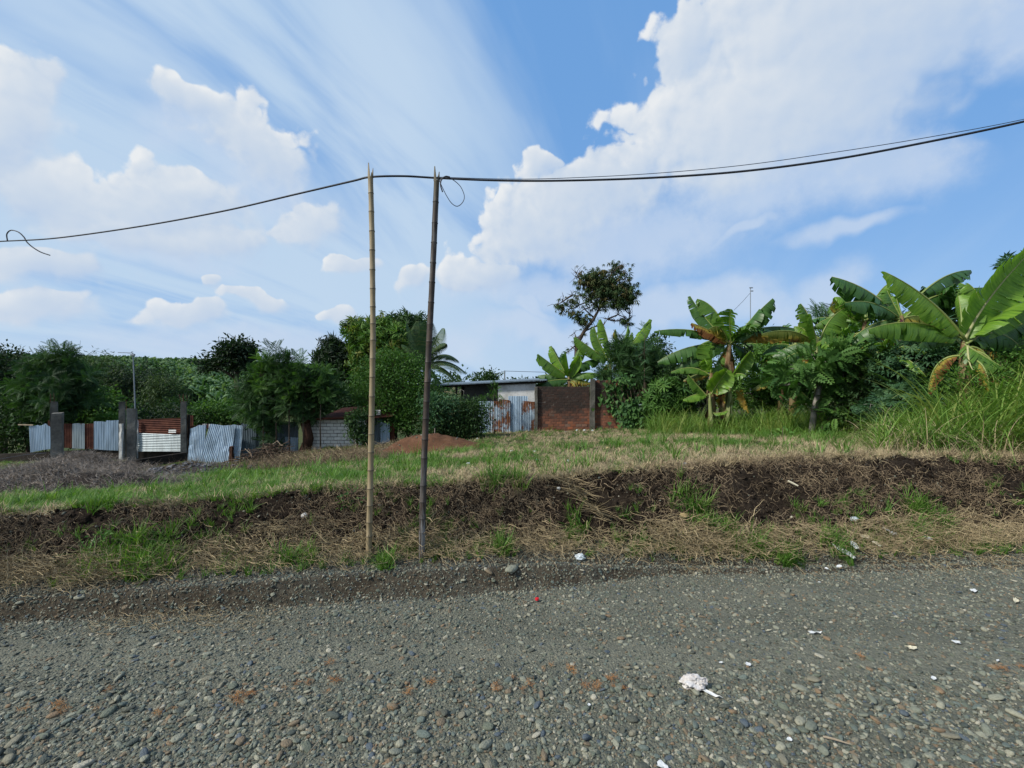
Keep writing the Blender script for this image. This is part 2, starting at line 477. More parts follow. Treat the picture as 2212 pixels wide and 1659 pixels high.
road = sheet_grid('gravel_road', rows_road)
verge = sheet_grid('verge', [lerp_row(Fy, Ly, t) for t in np.linspace(0, 1, 22)] + [lerp_row(Ly, By, t) for t in np.linspace(0, 1, 16)[1:]], m_='verge_soil')
bank = sheet_grid('earth_bank', [lerp_row(By, Ty, t) for t in np.linspace(0, 1, 40)], m_='dark_earth')
fr = []; fs = []
for t in np.linspace(0, 1, 150):
    Yb = 8 + (26 - 8) * t ** 1.4
    if t < .15: fr.append(lerp_row(Ty, (lambda v: (lambda X: np.full_like(X, v)))(8 + 18 * .15 ** 1.4 + .6), t / .15)); fs.append(1.)
    else: fr.append((lambda v: (lambda X: np.full_like(X, v)))(max(Yb, 8 + 18 * .15 ** 1.4 + .6 + (t - .15) * 3))); fs.append(max(1., Yb / 22))
ymax = float(fr[-1](np.zeros(1))[0]); smax = fs[-1]
field = sheet_grid('field', fr, fs, 'field_ground')
fr = []; fs = []
for Yv in np.concatenate([[ymax], np.geomspace(30, 300, 90), np.geomspace(330, 3500, 14)]):
    fr.append((lambda v: (lambda X: np.full_like(X, v)))(Yv)); fs.append(smax if Yv == ymax else max(smax, Yv / 22))
hill = sheet_grid('hillside', fr, fs, 'far_ground')

# ------------------------------------------------------------------ scatter by geometry nodes (only for stuff nobody could count)
def proto_collection(name, meshes):
    c = bpy.data.collections.new(name)
    for i, me in enumerate(meshes):
        o = bpy.data.objects.new('%s_%02d' % (name, i), me); c.objects.link(o)
    return c
def scatter(name, P, rot, scl, idx, coll, label=None):
    P = np.asarray(P, np.float32); n = len(P)
    me = bpy.data.meshes.new(name)
    me.vertices.add(n); me.vertices.foreach_set('co', P.ravel())
    a = me.attributes.new('s_rot', 'FLOAT_VECTOR', 'POINT'); a.data.foreach_set('vector', np.asarray(rot, np.float32).ravel())
    a = me.attributes.new('s_scl', 'FLOAT_VECTOR', 'POINT'); a.data.foreach_set('vector', np.asarray(scl, np.float32).ravel())
    a = me.attributes.new('s_idx', 'INT', 'POINT'); a.data.foreach_set('value', np.asarray(idx, np.int32))
    me.update()
    o = obj(name, me)
    ng = bpy.data.node_groups.new('scatter_' + name, 'GeometryNodeTree')
    ng.interface.new_socket('Geometry', in_out='INPUT', socket_type='NodeSocketGeometry')
    ng.interface.new_socket('Geometry', in_out='OUTPUT', socket_type='NodeSocketGeometry')
    gi = ng.nodes.new('NodeGroupInput'); go = ng.nodes.new('NodeGroupOutput')
    iop = ng.nodes.new('GeometryNodeInstanceOnPoints')
    ci = ng.nodes.new('GeometryNodeCollectionInfo'); ci.inputs['Collection'].default_value = coll
    ci.inputs['Separate Children'].default_value = True; ci.inputs['Reset Children'].default_value = True
    def na(nm, t):
        nd = ng.nodes.new('GeometryNodeInputNamedAttribute'); nd.data_type = t; nd.inputs['Name'].default_value = nm
        return nd.outputs['Attribute']
    L = ng.links.new
    L(gi.outputs[0], iop.inputs['Points']); L(ci.outputs[0], iop.inputs['Instance'])
    iop.inputs['Pick Instance'].default_value = True
    L(na('s_idx', 'INT'), iop.inputs['Instance Index'])
    L(na('s_rot', 'FLOAT_VECTOR'), iop.inputs['Rotation']); L(na('s_scl', 'FLOAT_VECTOR'), iop.inputs['Scale'])
    L(iop.outputs[0], go.inputs[0])
    md = o.modifiers.new('scatter', 'NODES'); md.node_group = ng
    tag(o, label, kind='stuff')
    return o

# stones
def f_stone(N):
    r = rnd(N); p = N.n('ShaderNodeTexCoord').outputs['Object']
    c = N.ramp(r, [(0, (.11, .125, .10)), (.12, (.155, .168, .14)), (.24, (.06, .072, .066)), (.34, (.21, .215, .178)), (.44, (.11, .135, .125)), (.54, (.175, .165, .13)),
                   (.64, (.075, .08, .068)), (.74, (.26, .255, .205)), (.83, (.16, .125, .088)), (.90, (.20, .14, .09)), (.93, (.075, .095, .12)), (.965, (.34, .32, .27))], 'CONSTANT')
    n = N.noise(p, 3., 4, .6)[0]
    c = N.mix(1.0, c, (1.05, 1.05, .97, 1), 'MULTIPLY')
    return N.mix(N.mr(n, .3, .7, .0, .5), c, N.mix(1.0, c, (.62, .6, .56, 1), 'MULTIPLY')), n
mat('river_stone', f_stone, .75, .35, (.4, .1))
def ico(sub=2):
    import bmesh
    bm = bmesh.new(); bmesh.ops.create_icosphere(bm, subdivisions=sub, radius=1)
    V = np.array([v.co[:] for v in bm.verts]); F = np.array([[v.index for v in f.verts] for f in bm.faces]); bm.free()
    return V, F
def rock_mesh(name, sub, seed, ang=.25, sq=(1, .8, .55)):
    V, F = ico(sub); r = np.random.default_rng(seed)
    for _ in range(5):
        d = r.normal(size=3); d /= np.linalg.norm(d); h = r.uniform(.45, .85)
        k = V @ d; V = V - np.outer(np.maximum(k - h, 0) * ang * 3.2 if ang < .3 else np.maximum(k - h, 0), d)
    V = V * (1 + r.normal(0, .03, (len(V), 1)))
    V = V * np.array(sq) * r.uniform(.85, 1.15, 3)
    return mesh_np(name, V, F, [MATS['river_stone']], ang < .3)
peb = [rock_mesh('pebble', 2, s, .2, (1, .75, .55)) for s in range(6)]
chips = [rock_mesh('chip', 1, s + 20, .5, (1, .8, .5)) for s in range(5)]
C_peb = proto_collection('pebble_kinds', peb); C_chip = proto_collection('chip_kinds', chips)
def vis_xy(n, y0, y1, w=1.22, pw=1.0, pad=2.2):
    Y = y0 + (y1 - y0) * rng.random(n) ** pw
    X = (rng.random(n) * 2 - 1) * (Y * w + pad)
    return X, Y
def rot3(n, tilt=.35): return np.stack([rng.normal(0, tilt, n), rng.normal(0, tilt, n), rng.random(n) * 6.28], 1)
# fine gravel
X, Y = vis_xy(125000, 2.2, 6.3)
den = .55 + 1.2 * fbm(X, Y * 2.2, .8, 3)
trk = np.exp(-((Y + .5 * fbm(X * .35, Y, 1.4, 3) - 4.15) / .3) ** 2) + .6 * np.exp(-((Y - 5.2) / .3) ** 2)
keep = (rng.random(len(X)) < np.clip(den + (Y < 3.9) * .35, .25, 1) * (1 - .55 * trk)) & (Y < Lf(X) + .06); X, Y = X[keep], Y[keep]
s = np.clip(rng.lognormal(-4.7, .5, len(X)), .004, .026)
scatter('gravel', np.stack([X, Y, zt(X, Y) + s * .15], 1), rot3(len(X), .5), np.repeat(s[:, None], 3, 1), rng.integers(0, 5, len(X)), C_chip)
# middling pebbles
X, Y = vis_xy(46000, 2.2, 6.3)
band = 2.2 * np.exp(-((Y - 2.9) / .68) ** 2) + .34 * np.exp(-((Y - 5.1) / .5) ** 2) + .24
band = band * (.6 + 2.2 * np.clip(fbm(X, Y, 1.3, 3) + .25, 0, 1))
keep = (rng.random(len(X)) < band) & (Y < Lf(X)); X, Y = X[keep], Y[keep]
s = np.clip(rng.lognormal(-4.1, .40, len(X)), .009, .042)
sc3 = s[:, None] * np.stack([rng.uniform(.85, 1.25, len(X)), rng.uniform(.75, 1.1, len(X)), rng.uniform(.6, 1.0, len(X))], 1)
scatter('pebbles', np.stack([X, Y, zt(X, Y) + s * rng.uniform(-.25, .3, len(X))], 1), rot3(len(X), .25), sc3, rng.integers(0, 6, len(X)), C_peb)
# the largest stones, each a piece of the road
def place_stone(x, y, s, parent, dz=.25):
    o = bpy.data.objects.new('stone', peb[rng.integers(0, 6)]); COL.objects.link(o); o.parent = parent
    o.location = (x, y, zt1(x, y) + s * dz)
    o.rotation_euler = (rng.normal(0, .2), rng.normal(0, .2), rng.random() * 6.28)
    o.scale = (s * rng.uniform(.95, 1.45), s * rng.uniform(.75, 1.), s * rng.uniform(.6, .95))
def px_road(px, py): Yv = EYE * 983 / (py - 830); return (px - 1106) / 983 * Yv, Yv
known = [(515, 1573, .055), (655, 1580, .05), (418, 1565, .05), (1466, 1528, .045), (1502, 1572, .045), (712, 1610, .04), (790, 1590, .05), (900, 1625, .045), (1335, 1600, .04), (180, 1655, .075),
         (20, 1640, .06), (340, 1590, .04), (1390, 1618, .04), (1525, 1640, .045), (1690, 1640, .05), (1935, 1560, .04), (1270, 1610, .035), (60, 1575, .045), (820, 1418, .035), (210, 1425, .03),
         (683, 1392, .03), (1040, 1615, .04), (1075, 1500, .035), (1560, 1650, .05), (2090, 1640, .05), (2180, 1560, .04)]
for (px, py, s_) in known:
    x, y = px_road(px, py); place_stone(x, y, s_ * .8, road)
for _ in range(150):
    y = 2.75 + 1.05 * rng.random() ** 1.3; x = (rng.random() * 2 - 1) * (y * 1.15)
    place_stone(x, y, rng.uniform(.028, .052), road)
for _ in range(24):
    y = rng.uniform(3.8, 5.4); x = (rng.random() * 2 - 1) * (y * 1.15)
    if y < Lf(np.array([x]))[0]: place_stone(x, y, rng.uniform(.022, .035), road)
# stones held in the little cut and lying on its lip
for _ in range(100):
    x = rng.uniform(-6.5, 2.2); t = rng.random()
    y = float(Lf(x) * (1 - t) + Ll(x)[0] * t) + rng.normal(0, .05)
    if rng.random() < .35: y = float(Ll(x)[0]) + rng.uniform(0, .2)
    place_stone(x, y, rng.choice([.025, .035, .045, .06], p=[.45, .33, .17, .05]), verge, .1)
x, y, _ = W(1105, 1228, 5.62); place_stone(x, y, .085, verge, .4)
X = rng.uniform(-7.5, 7.5, 14000); t = rng.random(14000) ** 1.2
Y = Lf(X) * (1 - t) + (Ll(X)[0] + .28) * t
s = np.clip(rng.lognormal(-4.5, .42, len(X)), .006, .03)
scatter('loose_gravel', np.stack([X, Y, zt(X, Y) + s * .15], 1), rot3(len(X), .6), np.repeat(s[:, None], 3, 1) * rng.uniform(.7, 1.2, (len(X), 3)), rng.integers(0, 6, len(X)), C_peb)
X = rng.uniform(-8.5, 8.5, 26000); t = rng.random(26000); Y = (Lf(X) - .3) * (1 - t) + (Ll(X)[0] + .15) * t
s = np.clip(rng.lognormal(-4.85, .42, len(X)), .004, .018)
scatter('edge_gravel', np.stack([X, Y, zt(X, Y) + s * .15], 1), rot3(len(X), .5), np.repeat(s[:, None], 3, 1), rng.integers(0, 5, len(X)), C_chip)
X = rng.uniform(-9, 9, 900); t = rng.random(900); Y = Lb(X)[0] * (1 - t) + Lt(X)[0] * t
s = np.clip(rng.lognormal(-4.5, .45, len(X)), .006, .035)
scatter('bank_stones', np.stack([X, Y, zt(X, Y) + s * .1], 1), rot3(len(X), .6), np.repeat(s[:, None], 3, 1), rng.integers(0, 6, len(X)), C_peb)

# ------------------------------------------------------------------ grass and straw
def f_grass(c1, c2, c3):
    def f(N):
        r = rnd(N); t = tone(N)
        c = N.ramp(r, [(0, c1), (.5, c2), (1, c3)])
        return N.mix(N.m('MULTIPLY', t, .55), c, tuple(min(1, a * 1.6) for a in c2)), None
    return f
mat('green_grass', f_grass((.05, .115, .018), (.085, .18, .028), (.15, .215, .05)), .55, .3, trans=.35)
mat('tall_grass', f_grass((.05, .125, .02), (.11, .20, .032), (.26, .26, .08)), .55, .3, trans=.35)
mat('straw', f_grass((.22, .175, .10), (.34, .275, .165), (.13, .10, .06)), .8, .2)
mat('roots', f_grass((.055, .04, .028), (.16, .12, .078), (.34, .27, .17)), .85, .15)
mat('orange_needles', f_grass((.26, .11, .04), (.34, .18, .07), (.20, .09, .04)), .8, .2)
def ribbon(pts, w0, w1, side=None):
    pts = np.asarray(pts); k = len(pts)
    T = np.gradient(pts, axis=0)
    S = np.cross(T, [0, 0, 1.]) if side is None else np.tile(side, (k, 1))
    S /= np.linalg.norm(S, axis=1)[:, None] + 1e-9
    w = np.linspace(w0, w1, k)[:, None] / 2
    V = np.concatenate([pts - S * w, pts + S * w])
    F = [(i, i + 1, k + i + 1, k + i) for i in range(k - 1)]
    return V, F
def tuft(name, m_, seed, nb=14, h=.25, w=.012, spread=.5, base=.04, bend=.8, seg=4):
    r = np.random.default_rng(seed); mb = MB()
    for i in range(nb):
        az = r.random() * 6.28; L = h * r.uniform(.5, 1.1); lean = r.uniform(.1, spread); bd = r.uniform(.3, 1) * bend
        p = np.array([math.cos(az + r.normal()) * base * r.random(), math.sin(az + r.normal()) * base * r.random(), 0.])
        pts = [p.copy()]; a = lean
        for k in range(seg):
            d = np.array([math.cos(az) * math.sin(a), math.sin(az) * math.sin(a), math.cos(a)])
            p = p + d * L / seg; pts.append(p.copy()); a += bd / seg * 1.6
        V, F = ribbon(pts, w * r.uniform(.7, 1.2), w * .15, np.array([-math.sin(az), math.cos(az), 0]))
        mb.add(V, F, r.random())
    return mesh_np(name, np.concatenate(mb.V), mb.F, [MATS[m_]], True, {'tone': np.concatenate(mb.A)})
def strands(name, m_, seed, nb=8, L=.3, w=.005, flat=.25, curl=1.2, seg=6, spread=.15):
    r = np.random.default_rng(seed); mb = MB()
    for i in range(nb):
        az = r.random() * 6.28; l = L * r.uniform(.4, 1.1); el = r.normal(0, flat); p = r.normal(0, spread, 3) * [1, 1, .2]
        pts = [p.copy()]
        for k in range(seg):
            d = np.array([math.cos(az) * math.cos(el), math.sin(az) * math.cos(el), math.sin(el)])
            p = p + d * l / seg; pts.append(p.copy()); az += r.normal(0, curl) / 2; el = el * .8 + r.normal(0, flat) * .8
        V, F = ribbon(pts, w * r.uniform(.7, 1.4), w * .4)
        mb.add(V, F, r.random())
        V, F = ribbon(pts, w * .8, w * .3, np.array([.1, .1, 1.]))
        mb.add(V, F, r.random())
    return mesh_np(name, np.concatenate(mb.V), mb.F, [MATS[m_]], True, {'tone': np.concatenate(mb.A)})
C_gr = proto_collection('grass_kinds', [tuft('grass_tuft', 'green_grass', s, 16, .22, .011) for s in range(4)])
C_lawn = proto_collection('lawn_kinds', [tuft('lawn_tuft', 'green_grass', s + 9, 12, .09, .008, .9, .08) for s in range(3)])
C_dry = proto_collection('dry_kinds', [tuft('dry_tuft', 'straw', s + 30, 16, .14, .008, 1.1, .08, 1.2) for s in range(4)])
C_tall = proto_collection('tall_kinds', [tuft('tall_tuft', 'tall_grass', s + 50, 14, 1.05, .022, .3, .14, 1.9, 8) for s in range(4)])
C_tdry = proto_collection('tall_dry_kinds', [tuft('tall_dry_tuft', 'straw', s + 60, 8, .9, .013, .5, .12, 1.7, 7) for s in range(3)])
C_str = proto_collection('straw_kinds', [strands('straw_strand', 'straw', s + 70, 9, .38, .0075, .28, .8) for s in range(5)])
C_root = proto_collection('root_kinds', [strands('root_strand', 'roots', s + 80, 7, .34, .0075, .55, 1.3, 7, .08) for s in range(5)])
C_ndl = proto_collection('needle_kinds', [strands('needle_strand', 'orange_needles', s + 95, 40, .07, .003, .35, .8, 4, .025) for s in range(3)])
def upr(n, tilt=.12): return np.stack([rng.normal(0, tilt, n), rng.normal(0, tilt, n), rng.random(n) * 6.28], 1)
def s3(a): return np.repeat(np.asarray(a)[:, None], 3, 1)
def field_pts(n, y1=21., pw=1.5):
    t = rng.random(n) ** pw; Yv = 6 + (y1 - 6) * t
    Xv = (rng.random(n) * 2 - 1) * (Yv * 1.22 + .8)
    k = Yv > Lt(Xv)[0] - .03
    return Xv[k], Yv[k]
def grn(X, Y):   # where the field is green rather than dry
    g = fbm(X, Y, .9, 5, .6) * 3.8 + .32
    g = g + np.clip((-X + 1) * .06, 0, .32) + .12
    g = g - .6 * np.exp(-((X - 4.5) / 3.2) ** 2 - ((Y - 8.6) / 1.6) ** 2) - .25 * (X > -1.5)
    return g
def off_heaps(X, Y):
    return ~(((X + 9.8) / 3.0) ** 2 + ((Y - 9.8) / 1.7) ** 2 < .75) & ~(((X + 2.9) / 1.6) ** 2 + ((Y - 15.3) / 1.5) ** 2 < .6) & ~(((X + 9.5) / 2.) ** 2 + ((Y - 14.) / 1.2) ** 2 < .8)
X, Y = field_pts(30000)
k = (rng.random(len(X)) < np.clip(grn(X, Y), .04, 1)) & off_heaps(X, Y); X, Y = X[k], Y[k]
s = rng.uniform(.45, 1.05, len(X)) * np.clip(.7 + fbm(X, Y, 2.2, 2) * 1.8, .35, 1.7)
scatter('grass', np.stack([X, Y, zt(X, Y) - .01], 1), upr(len(X)), s3(s), rng.integers(0, 4, len(X)), C_gr)
X, Y = field_pts(36000)
k = off_heaps(X, Y) & (rng.random(len(X)) < np.clip(grn(X, Y) * .8 + .15 - .18 * (X > -1), .12, 1)); X, Y = X[k], Y[k]
scatter('short_grass', np.stack([X, Y, zt(X, Y) - .005], 1), upr(len(X)), s3(rng.uniform(.6, 1.5, len(X))), rng.integers(0, 3, len(X)), C_lawn)
X, Y = field_pts(30000)
k = rng.random(len(X)) < np.clip(1.2 - grn(X, Y), .06, 1); X, Y = X[k], Y[k]
scatter('dry_grass', np.stack([X, Y, zt(X, Y) - .01], 1), upr(len(X), .25), s3(rng.uniform(.5, 1.3, len(X))), rng.integers(0, 4, len(X)), C_dry)
# bank: roots and dead stems hanging over the cut
def bank_pts(n, a=0., b=1., x0=-9.5, x1=11):
    Xv = rng.uniform(x0, x1, n); t = a + (b - a) * rng.random(n)
    return Xv, Lb(Xv)[0] * (1 - t) + Lt(Xv)[0] * t
X, Y = bank_pts(7000, -.05, 1.05)
k = rng.random(len(X)) < np.clip(.42 + 2.6 * fbm(X, Y * 2, 1.1, 4), .06, 1); X, Y = X[k], Y[k]
rt = np.stack([R(48) + rng.normal(0, .25, len(X)), rng.normal(0, .3, len(X)), rng.normal(0, 1.2, len(X))], 1)
scatter('dead_roots', np.stack([X, Y, zt(X, Y) + .015], 1), rt, s3(rng.uniform(.35, .95, len(X))), rng.integers(0, 5, len(X)), C_root)
X, Y = bank_pts(1300, .86, 1.15)
q_ = rng.random(len(X)) < np.clip(.45 + X * .12, .15, 1); X, Y = X[q_], Y[q_]
scatter('dead_grass_edge', np.stack([X, Y, zt(X, Y) + .01], 1), upr(len(X), .5), s3(rng.uniform(.5, 1.2, len(X))), rng.integers(0, 4, len(X)), C_dry)
mat('gray_straw', f_grass((.20, .17, .14), (.30, .26, .22), (.10, .085, .07)), .9, .1)
C_gst = proto_collection('gray_straw_kinds', [strands('gray_strand', 'gray_straw', s + 180, 7, .36, .009, .5, 1.1, 6, .08) for s in range(4)])
cm = []
for s_ in range(4):
    m_ = rock_mesh('clod', 1, s_ + 60, .5, (1, .9, .7)); m_.materials.clear(); m_.materials.append(MATS['dark_earth']); cm.append(m_)
C_clod = proto_collection('clod_kinds', cm)
X, Y = bank_pts(5200, -.12, 1.0)
s = np.clip(rng.lognormal(-3.9, .55, len(X)), .008, .07)
scatter('earth_clods', np.stack([X, Y, zt(X, Y) + s * .15], 1), rot3(len(X), .6), s3(s), rng.integers(0, 4, len(X)), C_clod)
# straw litter along the verge
def verge_pts(n, a=0., b=1., x0=-8.5, x1=9.5):
    Xv = rng.uniform(x0, x1, n); t = a + (b - a) * rng.random(n)
    return Xv, Ll(Xv)[0] * (1 - t) + Lb(Xv)[0] * t
X, Y = verge_pts(4400, .42, 1.35)
k = rng.random(len(X)) < np.clip(.6 + 2.4 * fbm(X, Y * 1.5, 1.3, 4), .06, 1); X, Y = X[k], Y[k]
scatter('straw_litter', np.stack([X, Y, zt(X, Y) + .02 + .05 * rng.random(len(X))], 1), upr(len(X), .3), s3(rng.uniform(.45, 1.1, len(X))), rng.integers(0, 5, len(X)), C_str)
X, Y = verge_pts(5200, .15, 2.1)
pat = fbm(X, Y, 1.0, 3) * 2.4 + .12 + .25 * (X > 2.5) * (Y < 6.6)
k = rng.random(len(X)) < np.clip(pat, .03, .8); X, Y = X[k], Y[k]
scatter('verge_grass', np.stack([X, Y, zt(X, Y)], 1), upr(len(X), .25), s3(rng.uniform(.35, 1.0, len(X))), rng.integers(0, 4, len(X)), C_gr)
# chosen clumps of taller green blades on the bank and verge
cl = [(1085, 1075, 6.75, 40, .32), (290, 1190, 5.45, 70, .4), (330, 1215, 5.35, 40, .3), (1500, 1080, 6.75, 26, .3), (640, 1195, 5.6, 14, .25), (1085, 1195, 5.95, 18, .2), (1995, 1120, 7.0, 40, .35),
      (1560, 1150, 6.5, 20, .3), (830, 1225, 5.55, 10, .15), (1630, 1210, 6.3, 26, .2), (1700, 1215, 6.25, 20, .2), (1800, 1195, 6.4, 24, .25), (1960, 1180, 6.7, 24, .25), (1240, 1150, 6.3, 18, .25), (230, 1125, 6.0, 14, .3)]
PX = []
for (px, py, Yv, n, r_) in cl:
    c = W(px, py, Yv)
    for _ in range(n): PX.append((c[0] + rng.normal(0, r_ * .5), c[1] + rng.normal(0, r_ * .35)))
PX = np.array(PX)
scatter('green_clumps', np.stack([PX[:, 0], PX[:, 1], zt(PX[:, 0], PX[:, 1])], 1), upr(len(PX), .3), s3(rng.uniform(.8, 1.7, len(PX))), rng.integers(0, 4, len(PX)), C_gr)
# orange dry needles lying on the road
sp = [(660, 1487, 8), (705, 1490, 6), (525, 1530, 3), (500, 1512, 2), (345, 1545, 3), (150, 1532, 5), (230, 1520, 3), (80, 1550, 3), (1100, 1470, 3), (1190, 1465, 3), (1290, 1480, 6), (1275, 1500, 4), (1130, 1480, 3), (1060, 1480, 2),
      (1255, 1460, 3), (1340, 1485, 2), (845, 1540, 3), (865, 1500, 2), (1310, 1520, 2), (2190, 1460, 4), (1870, 1425, 3), (640, 1325, 1), (710, 1440, 1)]
P = []
for (px, py, n) in sp:
    x, y = px_road(px, py)
    for _ in range(n // 3 + 1): P.append((x + rng.normal(0, .10), y + rng.normal(0, .07)))
P = np.array(P)
scatter('dry_needles', np.stack([P[:, 0], P[:, 1], zt(P[:, 0], P[:, 1]) + .025], 1), upr(len(P), .1), s3(rng.uniform(.35, .95, len(P))), rng.integers(0, 3, len(P)), C_ndl)
P = []
for (px, py, n, sx, sy) in [(420, 1336, 30, .45, .05), (300, 1345, 10, .3, .05), (560, 1350, 5, .2, .05), (1500, 1240, 4, .3, .05), (1980, 1222, 8, .5, .06), (2160, 1222, 30, .45, .1)]:
    x, y = px_road(px, py)
    for _ in range(n): P.append((x + rng.normal(0, sx), y + rng.normal(0, sy)))
P = np.array(P)
scatter('road_straw', np.stack([P[:, 0], P[:, 1], zt(P[:, 0], P[:, 1]) + .02], 1), upr(len(P), .1), s3(rng.uniform(.4, .9, len(P))), rng.integers(0, 5, len(P)), C_str)
# tall grass
def tall(n, box, coll, k, smin, smax, name, cond=None):
    x0, x1, y0, y1 = box
    X = rng.uniform(x0, x1, n); Y = rng.uniform(y0, y1, n)
    if cond is not None: q = cond(X, Y); X, Y = X[q], Y[q]
    return scatter(name, np.stack([X, Y, zt(X, Y) - .03], 1), upr(len(X), .16), s3(rng.uniform(smin, smax, len(X))), rng.integers(0, k, len(X)), coll)
tall(1500, (6.2, 13.5, 8.3, 11.5), C_tall, 4, .6, 1.3, 'tall_grass', lambda X, Y: X / Y > .76 + .2 * rng.random(len(X)))
tall(900, (8.4, 14.5, 8.6, 12), C_tall, 4, 1.4, 2.3, 'very_tall_grass', lambda X, Y: X / Y > .93 + .2 * rng.random(len(X)))
tall(420, (5.6, 13, 7.9, 10.3), C_tdry, 3, .6, 1.25, 'tall_dry_grass', lambda X, Y: X / Y > .80)
tall(1900, (5.0, 13.5, 12.2, 18.), C_tall, 4, .65, 1.2, 'rank_grass', lambda X, Y: (X / Y > .30) & (Y > 12.4 + 2. * rng.random(len(X)) + 3.4 * np.clip((.66 - X / Y) / .36, 0, 1)))
tall(1500, (4.2, 14, 10.5, 17.), C_gr, 4, .9, 1.9, 'rough_grass', lambda X, Y: (X / Y > .26) & (Y > 10.2 + 2.4 * rng.random(len(X)) + 4.4 * np.clip((.72 - X / Y) / .36, 0, 1)))
tall(260, (-8.5, 9, 7, 13), C_gr, 4, 1.2, 2.3, 'tall_tufts', lambda X, Y: Y > Lt(X)[0] + .15)

# ------------------------------------------------------------------ object materials
def f_bamboo(N):
    p = N.n('ShaderNodeTexCoord').outputs['Object']; t = tone(N)
    n = N.noise(N.vm('MULTIPLY', p, (30, 30, 2.2)), 1.0, 4, .6)[0]; n2 = N.noise(p, 1.3, 3, .6)[0]
    c = N.ramp(n2, [(.3, (.21, .165, .095)), (.5, (.27, .215, .125)), (.7, (.17, .13, .075))])
    c = N.mix(N.mr(n, .35, .75, 0, .6), c, (.12, .09, .055))
    return N.mix(t, c, (.03, .024, .018)), n
mat('tan_bamboo', f_bamboo, .55, .35, (.3, .004))
def f_bamboo2(N):
    p = N.n('ShaderNodeTexCoord').outputs['Object']; t = tone(N)
    n = N.noise(N.vm('MULTIPLY', p, (26, 26, 2.4)), 1.0, 4, .65)[0]; n2 = N.noise(p, 1.6, 4, .65)[0]
    z = N.sep(p)[2]
    c = N.ramp(n2, [(.3, (.018, .015, .014)), (.5, (.04, .03, .024)), (.68, (.09, .06, .04))])
    c = N.mix(N.mr(n, .52, .72, 0, .65), c, (.17, .17, .165))
    c = N.mix(N.mr(z, 4.2, 5.0, 0, .75), c, (.14, .125, .075))
    c = N.mix(N.m('MULTIPLY', N.mr(z, 1.5, .0, 0, .6), N.mr(n, .4, .6)), c, (.26, .27, .27))
    return N.mix(t, c, (.012, .011, .01)), n
mat('charred_bamboo', f_bamboo2, .6, .3, (.35, .004))
mat('black_cable', lambda N: ((.012, .014, .02, 1), None), .5, .4)
mat('thin_wire', lambda N: ((.03, .04, .06, 1), None), .5, .4)
def f_conc(c0, c1, c2):
    def f(N):
        p = pos(N); a = N.noise(p, 1.4, 6, .65)[0]; b = N.noise(p, 11, 5, .7)[0]
        c = N.ramp(a, [(.3, c0), (.5, c1), (.7, c2)])
        return N.mix(N.mr(b, .45, .8, 0, .6), c, tuple(k * .4 for k in c0)), b
    return f
mat('old_concrete', f_conc((.06, .057, .05), (.14, .132, .115), (.25, .24, .21)), .9, .15, (.6, .02))
mat('mossy_concrete', f_conc((.045, .045, .038), (.10, .096, .082), (.17, .165, .145)), .9, .15, (.6, .02))
mat('white_plaster', f_conc((.38, .38, .36), (.55, .55, .53), (.63, .63, .62)), .9, .2, (.3, .01))
mat('gray_plaster', f_conc((.10, .105, .11), (.15, .155, .16), (.2, .2, .2)), .9, .2, (.3, .01))
mat('dark_plinth', f_conc((.016, .014, .012), (.03, .026, .022), (.05, .045, .04)), .95, .1, (.6, .02))
def f_block(N):
    p = pos(N); r = rnd(N); b = N.noise(p, 9, 5, .7)[0]
    c = N.ramp(r, [(0, (.58, .58, .56)), (.5, (.72, .72, .70)), (1, (.64, .63, .6))])
    return N.mix(N.mr(b, .5, .8, 0, .5), c, (.2, .19, .17)), b
mat('white_block', f_block, .9, .2, (.4, .01))
mat('mortar_pale', f_conc((.1, .095, .085), (.16, .15, .135), (.2, .19, .17)), .95, .1, (.5, .01))
mat('mortar_dark', f_conc((.05, .045, .04), (.10, .09, .078), (.17, .155, .135)), .95, .1, (.5, .01))
def f_brick(N):
    p = pos(N); r = rnd(N); b = N.noise(p, 12, 5, .7)[0]
    x, y, z = N.sep(p)
    c = N.ramp(r, [(0, (.13, .058, .038)), (.3, (.19, .08, .05)), (.6, (.085, .052, .04)), (.85, (.28, .10, .05)), (1, (.15, .11, .085))])
    soot = N.noise(p, .9, 5, .65)[0]
    k = N.m('ADD', N.mr(z, .45, 1.9, -.26, .30, False), soot)      # sooty stain on the upper wall
    k = N.m('ADD', k, N.mr(x, 1.0, 4.6, .12, -.16, False))
    k = N.mr(k, .42, .76, .0, .9)
    return N.mix(k, N.mix(N.mr(b, .5, .8, 0, .5), c, (.05, .035, .028)), (.03, .025, .022)), b
mat('old_brick', f_brick, .9, .15, (.6, .012))
def f_sheet(base, rusty):
    def f(N):
        p = pos(N); t = tone(N)
        n = N.noise(p, 1.7, 6, .7)[0]; s_ = N.noise(N.vm('MULTIPLY', p, (9, 9, .9)), 1., 4, .6)[0]; r = rnd(N)
        c = N.mix(N.mr(s_, .3, .75), tuple(k * 1.12 for k in base), tuple(k * .62 for k in base))
        rust = N.ramp(s_, [(.3, (.07, .022, .012)), (.5, (.13, .048, .022)), (.7, (.20, .085, .035))])
        k = N.m('ADD', N.m('ADD', n, N.m('MULTIPLY', s_, .35)), N.m('ADD', N.m('MULTIPLY', t, .5), rusty))
        return N.mix(N.mr(k, .93, 1.04), c, rust), n
    return f
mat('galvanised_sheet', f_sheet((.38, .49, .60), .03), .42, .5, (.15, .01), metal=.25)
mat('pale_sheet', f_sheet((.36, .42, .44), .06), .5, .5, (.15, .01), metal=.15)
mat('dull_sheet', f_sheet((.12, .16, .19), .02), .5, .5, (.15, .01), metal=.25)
mat('half_rusted_sheet', f_sheet((.30, .38, .45), .26), .6, .4, (.2, .01), metal=.1)
